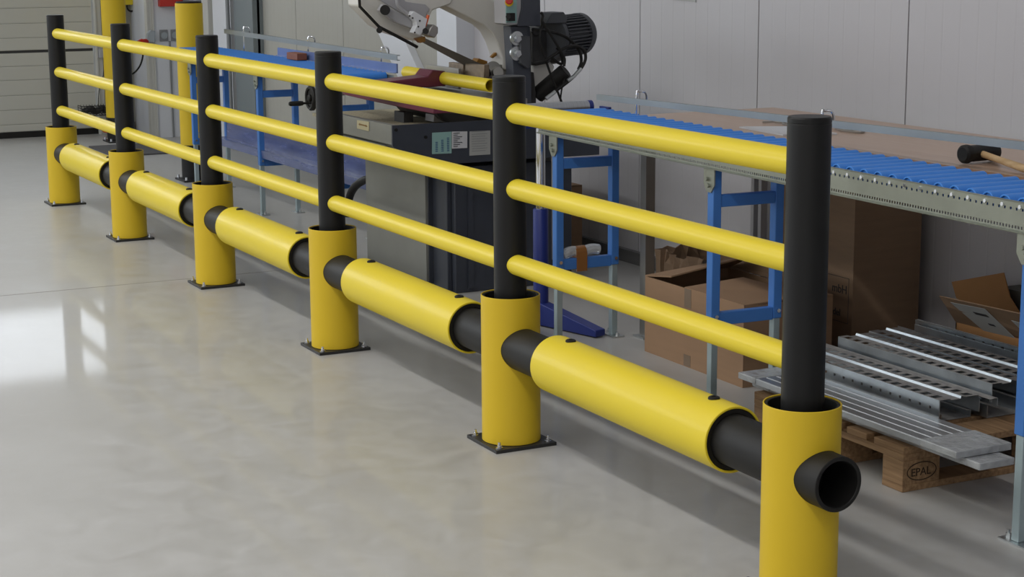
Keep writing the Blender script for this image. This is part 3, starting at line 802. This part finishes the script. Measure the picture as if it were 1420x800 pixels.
for pts, r in (
        ([(-3.970,1.301,1.113),(-3.970,1.356,1.118),(-3.970,1.427,1.154),(-3.970,1.486,1.183),(-3.970,1.545,1.188),(-3.970,1.585,1.166),(-3.970,1.593,1.124),(-3.970,1.569,1.080),(-3.970,1.530,1.043),(-3.970,1.478,1.007),(-3.970,1.407,0.965)], 0.008),
        ([(-4.000,1.318,1.272),(-4.000,1.404,1.263),(-4.000,1.490,1.237),(-4.000,1.542,1.201),(-4.000,1.578,1.158),(-4.000,1.586,1.109),(-4.000,1.570,1.074)], 0.008),
        ([(-3.960,1.344,1.354),(-3.960,1.355,1.337),(-3.960,1.351,1.310),(-3.960,1.382,1.268),(-3.960,1.421,1.213),(-3.960,1.453,1.164),(-3.960,1.472,1.129),(-3.960,1.469,1.094)], 0.007),
        ([(-3.980,1.354,1.275),(-3.980,1.350,1.214),(-3.980,1.381,1.124),(-3.980,1.408,1.054),(-3.980,1.440,0.983),(-3.980,1.467,0.919)], 0.006),
        ([(-3.980,1.408,1.143),(-3.980,1.440,1.115),(-3.980,1.471,1.107),(-3.980,1.460,1.156),(-3.980,1.440,1.184)], 0.007),
        ([(-4.000,1.494,1.035),(-4.000,1.478,0.980),(-4.000,1.470,0.925)], 0.004),
        ([(-4.000,1.318,1.262),(-4.000,1.333,1.244),(-4.000,1.361,1.250),(-4.000,1.372,1.288),(-4.000,1.369,1.315)], 0.006)):
    P(MB().sweep(pts, r, 8), 'hose', BLKR)
P(MB().sweep([(-3.968,1.568,1.080),(-3.968,1.528,1.043),(-3.968,1.493,1.024)], 0.0095, 8, False), 'hose_fitting', ZINC)
P(MB().sweep([(-3.968,1.425,0.974),(-3.968,1.374,0.942)], 0.0095, 8, False), 'hose_fitting', ZINC)
P(MB().box(-4.04, -4.02, 1.47, 1.70, 0.648, 0.80), 'rear_tray_end', SAWG, smooth=False)
# hand wheel on the vice screw
hw = Vector((-5.212,0.640,0.888))
wh = MB()
wh.lathe(hw, hw + Vector((0, 1, 0)), [(-0.012, 0.048), (-0.014, 0.058), (-0.006, 0.066), (0.008, 0.066), (0.014, 0.058), (0.010, 0.048), (-0.008, 0.046), (-0.012, 0.048)], 40, False, False)
wh.lathe(hw, hw + Vector((0, 1, 0)), [(-0.004, 0.05), (0.006, 0.05)], 32)
wh.lathe(hw, hw + Vector((0, -1, 0)), [(-0.02, 0.02), (0.012, 0.02), (0.018, 0.014)], 20)
P(wh, 'hand_wheel', BLKR)
hh = hw + Vector((0.0, -0.012, -0.012))
P(MB().lathe(hh + Vector((0.03, 0, -0.01)), hh + Vector((0.03, -1, -0.01)), [(0, 0.006), (0.045, 0.006), (0.046, 0.011), (0.06, 0.0135), (0.115, 0.0125), (0.123, 0.008)], 16), 'wheel_handle', BLKR)
P(MB().cyl(hw, hw + Vector((0, 0.30, 0.03)), 0.011, 12), 'vice_screw', STEEL)
P(MB().sweep([(-5.143,0.930,0.451),(-5.235,0.930,0.429),(-5.330,0.930,0.394),(-5.407,0.930,0.345),(-5.454,0.930,0.280),(-5.469,0.930,0.206)], 0.022, 12), 'drain_hose', BLKR)
P(MB().lathe((-4.020,0.990,0.897), (-3.990,0.976,0.900), [(0, 0.010), (0.004, 0.012), (0.02, 0.012), (0.02, 0.006), (0.002, 0.006)], 16, False, False), 'orange_nozzle', ORANGE)
P(MB().sweep([(-4.030,1.010,0.888),(-4.030,1.106,0.870),(-4.030,1.183,0.859)], 0.008, 6), 'coolant_pipe', BLKR)
# yellow tube being cut
wt = tag(MB().pipe((-4.893,1.050,1.027), (-3.906,1.050,1.022), 0.0315, 0.027, 40).build('workpiece_tube', YEL2), 'yellow plastic tube clamped in the maroon vice of the band saw', 'tube')

# roller stand behind the fifth post
rs = thing('roller_stand', 'blue roller stand with chrome piston and grey top roller beside the saw', 'roller stand', (-3.28, 0.98, 0))
wpart(MB().lathe((-3.28, 0.98, 0), (-3.28, 0.98, 1), [(0.03, 0.034), (0.52, 0.034), (0.525, 0.031)], 24), 'base_cylinder', DBLUE, rs)
wpart(MB().cyl((-3.28, 0.98, 0.5), (-3.28, 0.98, 0.90), 0.021, 20), 'piston', CHROME, rs)
wpart(MB().cyl((-3.235, 1.02, 0.3), (-3.235, 1.02, 0.90), 0.009, 10), 'guide_rod', STEEL, rs)
wpart(MB().box(-3.32, -3.24, 0.88, 1.30, 0.885, 0.905).box(-3.32, -3.24, 0.87, 0.885, 0.885, 0.96).box(-3.32, -3.24, 1.30, 1.315, 0.885, 0.96), 'roller_bracket', DBLUE, rs, smooth=False)
wpart(MB().cyl((-3.28, 0.90, 0.965), (-3.28, 1.215, 0.965), 0.026, 24), 'top_roller', ALU, rs)
wpart(MB().cyl((-3.28, 1.215, 0.965), (-3.28, 1.235, 0.965), 0.027, 24), 'roller_cap', DBLUE, rs)
for d in ((0.36, 0.10), (-0.3, 0.12), (-0.1, -0.18)):
    L_ = math.hypot(*d)
    ux, uy = d[0] / L_, d[1] / L_
    px_, py_ = -uy * 0.03, ux * 0.03
    mb = MB()
    s0, e0 = (-3.28, 0.98), (-3.28 + d[0], 0.98 + d[1])
    mb.prism([(s0[0] + px_, s0[1] + py_, 0.005), (e0[0] + px_, e0[1] + py_, 0.005), (e0[0] + px_, e0[1] + py_, 0.035), (s0[0] + px_, s0[1] + py_, 0.11)], (-2 * px_, -2 * py_, 0))
    wpart(mb, 'foot', DBLUE, rs, bevel=0.004)

# ------------------------------------------------------------ cartons
def carton(name, label, x0, x1, y0, y1, z0, h, m, flaps=None, thick=0.006, open_=True):
    c = thing(name, label, 'box', (x0, y0, z0))
    X, Y = x1 - x0, y1 - y0
    t = thick
    b = MB()
    b.box(0, X, 0, t, 0, h).box(0, X, Y - t, Y, 0, h).box(0, t, t, Y - t, 0, h).box(X - t, X, t, Y - t, 0, h).box(t, X - t, t, Y - t, 0, t)
    b.build('body', m, c, smooth=False)
    return c, X, Y, h


c, X, Y, h = carton('open_carton', 'brown open carton with raised flaps under the right roller conveyor', -2.61, -1.89, 1.115, 1.53, 0, 0.318, CARD)
MB().add([(X * 0.42, 0, h + .002), (X, 0, h + .002), (X, 0.30, h + 0.012), (X * 0.50, 0.24, h + 0.03)], [(0, 1, 2, 3)]).build('flap', CARD, c, smooth=False, solid=0.006, flat=True)
MB().add([(0.45 * X + .18, 0.415, h), (X, 0.415, h + .004), (X, 0.28, h + 0.012), (X - 0.22, 0.28, h + 0.03)], [(0, 1, 2, 3)]).build('flap', CARD, c, smooth=False, solid=0.006, flat=True)
MB().add([(0, 0, h + .002), (0, 0.415, h + .002), (0.20, 0.40, h + 0.085), (0.20, 0.0, h + 0.03)], [(0, 1, 2, 3)]).build('flap', CARD, c, smooth=False, solid=0.006, flat=True)
MB().add([(0, 0.415, h + .002), (0.6, 0.415, h + .002), (0.6, 0.46, h + 0.03), (0.0, 0.44, h + 0.10)], [(0, 1, 2, 3)]).build('flap', CARD2, c, smooth=False, solid=0.006, flat=True)
MB().box(X * 0.42, X * 0.42 + 0.05, -0.001, 0, h - 0.075, h + 0.001).build('tape', TAPE, c, smooth=False)
MB().box(X * 0.42, X * 0.42 + 0.05, -0.001, 0, 0.004, 0.05).build('tape', TAPE, c, smooth=False)

c, X, Y, h = carton('tall_carton', 'tall brown carton with faint lettering standing against the wall under the table', -2.65, -2.05, 1.75, 2.09, 0, 0.76, CARD2)
MB().box(0.002, X - 0.002, 0.002, Y - 0.002, h - 0.008, h + 0.002).build('lid', CARD2, c, smooth=False)
MB().box(X - 0.17, X - 0.025, -0.0008, 0, 0.15, 0.152).box(X - 0.17, X - 0.025, -0.0008, 0, 0.335, 0.337).box(X - 0.027, X - 0.025, -0.0008, 0, 0.15, 0.337).build('print_frame', INK, c, smooth=False)
text('mbH', (-2.05 - 0.135, 1.749, 0.27), (1, 0, 0), (0, 0, 1), 0.05, 'lettering', INK, c)
text('del', (-2.05 - 0.125, 1.749, 0.175), (1, 0, 0), (0, 0, 1), 0.042, 'lettering', INK, c)

# ragged torn carton: jagged rim
def ragged(label, x0, x1, y0, y1, h, m, seed):
    random.seed(seed)
    t = thing('torn_carton', label, 'box', (x0, y0, 0))
    X, Y = x1 - x0, y1 - y0
    pts = []
    N_ = 24
    for k in range(N_): pts.append((X * k / N_, 0))
    for k in range(N_ // 2): pts.append((X, Y * k / (N_ // 2)))
    for k in range(N_): pts.append((X - X * k / N_, Y))
    for k in range(N_ // 2): pts.append((0, Y - Y * k / (N_ // 2)))
    r0 = [(a, b, 0) for a, b in pts]
    r1 = [(a + random.uniform(-.012, .012), b + random.uniform(-.012, .012), h * 0.8) for a, b in pts]
    r2 = [(a + random.uniform(-.02, .02), b + random.uniform(-.015, .02), h + 0.014 * math.sin(a * 23 + b * 9) + random.uniform(-.009, .008)) for a, b in pts]
    MB().rings([r0, r1, r2], True, True, False).build('body', m, t, smooth=False, solid=0.006, flat=True)
    MB().box(0.02, X - 0.02, 0.02, Y - 0.02, 0.01, h * 0.72).build('inner_block', mat('dark_inside', (0.05, 0.035, 0.025), 0.9, var=0.5, scale=30), t, smooth=False)  # dark block that makes the inside of the carton dark
    return t


ragged('torn brown carton with a jagged rim behind the open carton', -3.50, -2.95, 1.72, 2.05, 0.245, CARD2, 3)
ragged('small brown carton at the foot of the table leg, left of the open carton', -2.93, -2.72, 1.36, 1.6, 0.20, CARD2, 5)
c, X, Y, h = carton('narrow_carton', 'upright brown carton standing by the wall behind the blue stand', -5.2, -4.82, 1.85, 2.05, 0, 0.38, CARD)
MB().box(0.0, X, 0.0, Y, h - 0.004, h + 0.002).build('lid', CARD, c, smooth=False)
MB().sweep([(0.06, 0.02, h + 0.01), (0.12, 0.05, h + 0.035), (0.2, 0.02, h + 0.02), (0.26, 0.06, h + 0.04), (0.33, 0.04, h + 0.015)], 0.02, 7).build('crumpled_paper', mat('kraft_paper', (0.25, 0.13, 0.05), 0.8, bump=0.8, bscale=30), c)

# carton on the pallet with flaps folded out
c = thing('flap_carton', 'orange brown carton with torn flaps and paper labels behind the steel profiles', 'box', (-1.49, 1.80, 0.145))
FX0, FX1, FY0, FY1, FZ0, FZ1 = -1.49, -0.90, 1.80, 1.985, 0.145, 0.264
b_ = MB().box(FX0, FX1, FY0, FY0 + .006, FZ0, FZ1).box(FX0, FX1, FY1 - .006, FY1, FZ0, FZ1).box(FX0, FX0 + .006, FY0, FY1, FZ0, FZ1).box(FX1 - .006, FX1, FY0, FY1, FZ0, FZ1).box(FX0, FX1, FY0, FY1, FZ0, FZ0 + .006)
wpart(b_, 'body', CARDO, c, smooth=False)
ff = wpart(MB().prism([(FX0, 1.80, 0.262), (FX1, 1.80, 0.276), (-0.85, 1.705, 0.388), (-1.478, 1.705, 0.372), (-1.47, 1.73, 0.335)], (0, 0.004, 0.003)), 'flap', CARD2, c, smooth=False)
def onflap(x, t):
    return (x, 1.798 - 0.095 * t - 0.002, 0.262 + 0.11 * t + 0.02 * (x + 1.49) - 0.002)
wpart(MB().prism([onflap(-1.33, -0.12), onflap(-1.17, -0.08), onflap(-1.235, 0.93), onflap(-1.425, 0.88)], (0, 0.0012, 0.001)), 'paper_label', PAPERG, c, smooth=False)
wpart(MB().prism([onflap(-1.31, 0.62), onflap(-1.24, 0.62), onflap(-1.25, 0.70), onflap(-1.32, 0.70)], (0, -0.001, -0.001)), 'print_line', INK, c, smooth=False)
wpart(MB().prism([onflap(-1.27, 0.28), onflap(-1.24, 0.28), onflap(-1.245, 0.34), onflap(-1.275, 0.34)], (0, -0.001, -0.001)), 'print_line', INK, c, smooth=False)
wpart(MB().prism([onflap(-1.08, 0.05), onflap(-0.90, 0.08), onflap(-0.90, 0.60), onflap(-1.12, 0.70)], (0, 0.0012, 0.001)), 'barcode_label', PAPERG, c, smooth=False)
bc = MB()
xx = -1.07
while xx < -0.96:
    wd = random.choice((0.0015, 0.003, 0.0045))
    bc.prism([onflap(xx, 0.2), onflap(xx + wd, 0.2), onflap(xx + wd, 0.55), onflap(xx, 0.55)], (0, -0.001, -0.001))
    xx += wd + random.choice((0.002, 0.0035))
wpart(bc, 'barcode', INK, c, smooth=False)
wpart(MB().prism([(-1.49, 1.982, 0.262), (-1.30, 1.982, 0.262), (-1.405, 1.982, 0.356), (-1.444, 1.982, 0.443), (-1.731, 1.982, 0.360), (-1.70, 1.982, 0.30)], (0, 0.004, 0)), 'back_flap', CARDO, c, smooth=False)
tag(MB().box(-1.50, -1.0, 2.02, 2.12, 0.0, 0.375).build('grey_block', mat('dark_grey_foam', (0.10, 0.10, 0.09), 0.8), smooth=False), 'dark grey slab standing between the flap carton and the wall', 'slab')

# ------------------------------------------------------------ pallet
pal = thing('pallet', 'wooden pallet under the stacked steel profiles', 'pallet', (-0.56, 0.80, 0))
PW, PL = 0.80, 1.20
# runners along Y under three rows of blocks (x rows)
for xr, wdt in ((-0.10, 0.10), (-0.4725, 0.145), (-PW, 0.10)):
    MB().box(xr, xr + wdt, 0, PL, 0, 0.022).build('bottom_board', PALW, pal, bevel=0.002)
    for yb in (0, (PL - 0.145) / 2, PL - 0.145):
        bk = MB().box(xr + 0.001, xr + wdt - 0.001, yb, yb + 0.145, 0.022, 0.100).build('block', PALW, pal, bevel=0.002)
        if xr == -0.10 and yb == 0:
            epal = bk
for yb in (0, (PL - 0.145) / 2, PL - 0.145):
    MB().box(-PW, 0, yb, yb + 0.145, 0.100, 0.122).build('stringer_board', PALW, pal, bevel=0.002)
for xr, wdt in ((-0.145, 0.145), (-0.2825, 0.10), (-0.4725, 0.145), (-0.6175, 0.10), (-PW, 0.145)):
    MB().box(xr, xr + wdt, 0, PL, 0.122, 0.144).build('deck_board', PALW, pal, bevel=0.002)
# burnt-in oval mark
burn = mat('burnt_mark', (0.035, 0.02, 0.012), 0.9)
el = MB()
N_ = 40
ring_o = [(0.0006, 0.073 + 0.058 * math.cos(2 * math.pi * k / N_), 0.061 + 0.030 * math.sin(2 * math.pi * k / N_)) for k in range(N_)]
ring_i = [(0.0006, 0.073 + 0.055 * math.cos(2 * math.pi * k / N_), 0.061 + 0.027 * math.sin(2 * math.pi * k / N_)) for k in range(N_)]
el.rings([ring_o, ring_i])
el.build('oval_mark', burn, epal, smooth=False, solid=0.0008, flat=True)
t_ = text('EPAL', (-0.56 + 0.0002, 0.80 + 0.031, 0.047), (0, 1, 0), (0, 0, 1), 0.036, 'lettering', burn, None)
t_.parent = epal
t_.location = (0.56, -0.80, 0)

# ------------------------------------------------------------ steel profiles
def slot_profile(path, x0, x1, holes, label, cats='steel profile', m=SHEET, name='steel_profile', group='steel profiles on the pallet'):
    """path: (y,z) polyline, x0..x1 length, holes: {segment: (pitch, width, lo, hi, offset)}"""
    o = thing(name, label, cats, (x0, path[0][0], min(p[1] for p in path)), group)
    dusty = MB(); clean = MB()
    for i in range(len(path) - 1):
        (ya, za), (yb, zb) = path[i], path[i + 1]
        flat = abs(zb - za) < 0.4 * abs(yb - ya)
        mb = dusty if flat else clean
        def pt(x, t): return (x, ya + (yb - ya) * t, za + (zb - za) * t)
        if i in holes:
            pit, wd, lo, hi, off = holes[i]
            mb.add([pt(x0, 0), pt(x1, 0), pt(x1, lo), pt(x0, lo)], [(0, 1, 2, 3)])
            mb.add([pt(x0, hi), pt(x1, hi), pt(x1, 1), pt(x0, 1)], [(0, 1, 2, 3)])
            x = x0
            nx = x0 + off
            while nx + wd < x1:
                mb.add([pt(x, lo), pt(nx, lo), pt(nx, hi), pt(x, hi)], [(0, 1, 2, 3)])
                x = nx + wd
                nx += pit
            mb.add([pt(x, lo), pt(x1, lo), pt(x1, hi), pt(x, hi)], [(0, 1, 2, 3)])
        else:
            mb.add([pt(x0, 0), pt(x1, 0), pt(x1, 1), pt(x0, 1)], [(0, 1, 2, 3)])
    for mb, mm, nm in ((clean, m, 'flange'), (dusty, SHEETD, 'web')):
        if mb.v:
            W(mb.build(nm, mm, None, smooth=False, solid=0.0022 if nm == 'flange' else 0.0009, flat=True), o)
    return o


def hat(y, z, x0, x1, hgt, label, wd=0.165, sideholes=True, off=0.0):
    path = [(y - 0.012, z), (y, z), (y, z + hgt * 0.3), (y, z + hgt), (y + wd * 0.26, z + hgt), (y + wd * 0.28, z + hgt - 0.004), (y + wd * 0.52, z + hgt - 0.004), (y + wd * 0.54, z + hgt + 0.004), (y + wd * 0.66, z + hgt), (y + wd * 0.96, z + hgt - 0.001), (y + wd, z + hgt - 0.012), (y + wd, z)]
    H = {3: (0.05, 0.027, 0.12, 0.92, 0.012 + off), 8: (0.05, 0.027, 0.08, 0.80, 0.03 + off)}
    if sideholes:
        H[2] = (0.05, 0.011, 0.12, 0.34, 0.02 + off)
    return slot_profile(path, x0, x1, H, label)


# flat bundled bars in front
def bars(x0, x1, y0, y1, z0, z1, label):
    b = thing('bar_bundle', label, 'bars', (x0, y0, z0), None)
    n = 5
    ww = (y1 - y0) / n
    for k in range(n):
        W(MB().prism([(x0, y0 + k * ww + 0.0012, z0), (x0, y0 + (k + 1) * ww - 0.0012, z0), (x0, y0 + (k + 1) * ww - 0.0012, z1 - 0.003), (x0, y0 + (k + 1) * ww - 0.004, z1), (x0, y0 + k * ww + 0.004, z1), (x0, y0 + k * ww + 0.0012, z1 - 0.003)], (x1 - x0, 0, 0)).build('bar', ALU, None, smooth=False), b)
    for a, c_ in ((x1 - 0.16, x1 + 0.003), (x0 - 0.003, x0 + 0.10)):
        W(MB().box(a, c_, y0 - 0.002, y1 + 0.002, z0 - 0.0005, z1 + 0.002).build('plastic_wrap', CLEAR, None, bevel=0.003), b)
    return b


bars(-1.42, -0.262, 0.835, 0.965, 0.146, 0.166, 'lower bundle of flat aluminium bars with wrapped ends at the pallet edge')
bars(-1.455, -0.325, 0.80, 1.01, 0.1695, 0.190, 'upper bundle of flat aluminium bars with wrapped ends at the pallet edge')
# lower layer of profiles (open side up), then the upper layer
slot_profile([(1.10, 0.169), (1.10, 0.147), (1.22, 0.147), (1.22, 0.169), (1.205, 0.169)], -1.45, -0.74, {}, 'steel profile lying open side up under the front hat profile')
slot_profile([(1.255, 0.19), (1.255, 0.147), (1.40, 0.147), (1.40, 0.195), (1.385, 0.195)], -1.45, -0.70, {}, 'steel profile lying open side up under the second hat profile')
slot_profile([(1.44, 0.19), (1.44, 0.147), (1.60, 0.147), (1.60, 0.195), (1.585, 0.195)], -1.45, -0.62, {}, 'steel profile lying open side up under the rear hat profiles')
hat(1.055, 0.172, -1.62, -0.70, 0.058, 'front galvanised hat profile with slotted top and round side holes')
slot_profile([(1.245, 0.200), (1.245, 0.228), (1.232, 0.228), (1.215, 0.226)], -1.55, -0.645, {0: (0.05, 0.011, 0.3, 0.7, 0.02)}, 'narrow angled steel strip with round holes between the front and second hat profile')
hat(1.262, 0.200, -1.50, -0.69, 0.062, 'second galvanised hat profile, its blank side face catching the light', 0.15, False, 0.01)
hat(1.425, 0.200, -1.53, -0.60, 0.060, 'third galvanised hat profile counted from the front', 0.15, False, 0.03)
slot_profile([(1.60, 0.252), (1.60, 0.215), (1.68, 0.215), (1.68, 0.25)], -1.58, -0.55, {0: (0.05, 0.012, 0.35, 0.65, 0.02), 1: (0.05, 0.022, 0.3, 0.6, 0.0)}, 'slotted channel profile behind the third hat profile')
slot_profile([(1.70, 0.20), (1.70, 0.262), (1.71, 0.262), (1.80, 0.21)], -1.60, -0.50, {0: (0.05, 0.012, 0.62, 0.82, 0.02)}, 'rearmost angled steel profile with a row of round holes')

# ------------------------------------------------------------ bits and pieces
tag(MB().prism([(-4.068,2.148,1.444),(-3.856,2.148,1.434),(-3.855,2.148,1.389),(-4.067,2.148,1.395)], (0, -0.002, 0)).build('notice', PAPERG, smooth=False), 'small grey notice on the long wall at the top edge of the photo', 'notice')

o = thing('wrapped_roll', 'roll of clear plastic film held with brown tape on the low blue crossbar', 'roll', (-2.95, 0.94, 0.36))
W(MB().sweep([(-2.955, 0.915, 0.372), (-2.95, 0.955, 0.385), (-2.95, 1.0, 0.378), (-2.95, 1.05, 0.388), (-2.95, 1.085, 0.383)], 0.023, 10).build('film', CLEAR, None), o)
W(MB().cyl((-2.95, 0.965, 0.379), (-2.95, 1.015, 0.381), 0.0265, 20).box(-2.925, -2.921, 0.965, 1.015, 0.30, 0.38).build('tape', TAPEB, None), o)

# left background: mat, mesh basket, cart bits, wall fittings
tag(MB().box(-11.55, -10.72, 0.97, 1.47, 0, 0.012).build('doormat', MATM, smooth=False), 'dark grey mat on the floor in front of the garage door', 'mat')
bk = thing('wire_basket', 'black wire basket hanging beside the garage door track', 'basket', (-12.45, 1.15, 0.19))
mb = MB()
for k in range(12):
    yy = 1.13 + k * 0.026
    mb.sweep([(-12.55, yy, 0.28), (-12.55, yy, 0.19), (-12.40, yy, 0.19), (-12.40, yy, 0.28)], 0.003, 4, False)
for k in range(5):
    zz = 0.19 + k * 0.022
    mb.sweep([(-12.55, 1.13, zz), (-12.40, 1.13, zz), (-12.40, 1.416, zz), (-12.55, 1.416, zz)], 0.003, 4, False)
W(mb.build('wire_mesh', BLKR, None), bk)
W(MB().sweep([(-12.5, 1.17, 0.22), (-12.45, 1.22, 0.25), (-12.48, 1.27, 0.22), (-12.45, 1.32, 0.25), (-12.5, 1.36, 0.23)], 0.03, 7).build('contents', mat('dark_cloth', (0.04, 0.04, 0.04), 0.9), None), bk)
ct = thing('hand_pump', 'small orange and black device on the floor below the wire basket', 'device', (-12.35, 1.34, 0))
W(MB().cyl((-12.35, 1.32, 0.07), (-12.25, 1.34, 0.07), 0.035, 16).build('orange_body', ORANGE, None), ct)
W(MB().box(-12.45, -12.25, 1.36, 1.46, 0.0, 0.06).cyl((-12.3, 1.40, 0.03), (-12.2, 1.41, 0.03), 0.03, 14).build('black_base', BLKR, None, bevel=0.004), ct)

sb = thing('socket_pair', 'pair of round grey light switches on the white pillar', 'switch', (-12.0, 1.8, 0.9))
for y in (1.795, 1.895):
    pl_ = W(MB().box(-12.0, -11.985, y - 0.036, y + 0.036, 0.86, 0.96).build('switch_box', SOCK, None, bevel=0.003), sb)
    MB().cyl((-11.985, y, 0.91), (-11.972, y, 0.91), 0.03, 20).build('switch_cover', LGREY, pl_)
W(MB().cyl((-11.99, 1.845, 0.0), (-11.99, 1.845, 0.86), 0.008, 8).build('conduit', SOCK, None), sb)
tag(MB().box(-12.0, -11.93, 1.755, 1.965, 1.165, 1.45).build('fire_box', REDP, bevel=0.005), 'red box mounted on the white pillar above the switches', 'box')
pg = thing('wall_plug', 'grey wall socket with a red plug and hanging black cable on the pillar edge', 'plug', (-11.95, 1.65, 0.8))
W(MB().prism([(-11.930,1.618,0.861),(-11.930,1.635,0.937),(-11.930,1.662,0.961),(-11.930,1.700,0.954),(-11.930,1.696,0.853)], (-0.045, 0, 0)).build('socket_housing', LGREY, None, bevel=0.004), pg)
W(MB().cyl((-11.950,1.630,0.867), (-11.910,1.568,0.864), 0.022, 14).cyl((-11.940,1.583,0.875), (-11.900,1.532,0.859), 0.016, 14).build('plug', REDP, None), pg)
W(MB().sweep([(-11.920,1.544,0.851),(-11.920,1.581,0.813),(-11.920,1.577,0.737),(-11.920,1.555,0.668),(-11.920,1.520,0.619),(-11.920,1.480,0.588),(-11.920,1.428,0.578)], 0.008, 8).build('cable', BLKR, None), pg)
kb = thing('wall_controller', 'yellow and grey control unit on the end wall beside the tall yellow guard', 'controller', (-12.74, 1.7, 1.15))
W(MB().box(-12.76, -12.66, 1.62, 1.71, 1.165, 1.35).build('yellow_case', YEL2, None, bevel=0.004), kb)
W(MB().box(-12.76, -12.68, 1.71, 1.80, 1.16, 1.35).build('grey_case', LGREY, None, bevel=0.004), kb)
W(MB().sweep([(-12.70, 1.74, 1.16), (-12.69, 1.73, 1.12), (-12.69, 1.70, 1.105), (-12.69, 1.67, 1.12), (-12.69, 1.66, 1.16)], 0.008, 8).build('cable', BLKR, None), kb)
tag(MB().box(-10.99, -10.87, 2.03, 2.05, 0.83, 1.02).build('junction_box', WHITE, bevel=0.004), 'small white socket box on the white wall casing left of the dark grey column', 'box')
tag(MB().box(-1.05, -0.99, 0.74, 0.76, 0.0, 0.006).sweep([(-1.0, 0.70, 0.006), (-0.96, 0.73, 0.012), (-0.93, 0.70, 0.006), (-0.98, 0.74, 0.01)], 0.003, 5).build('wood_splinter', HANDW), 'small wood splinters on the floor beside the pallet corner', 'splinter')
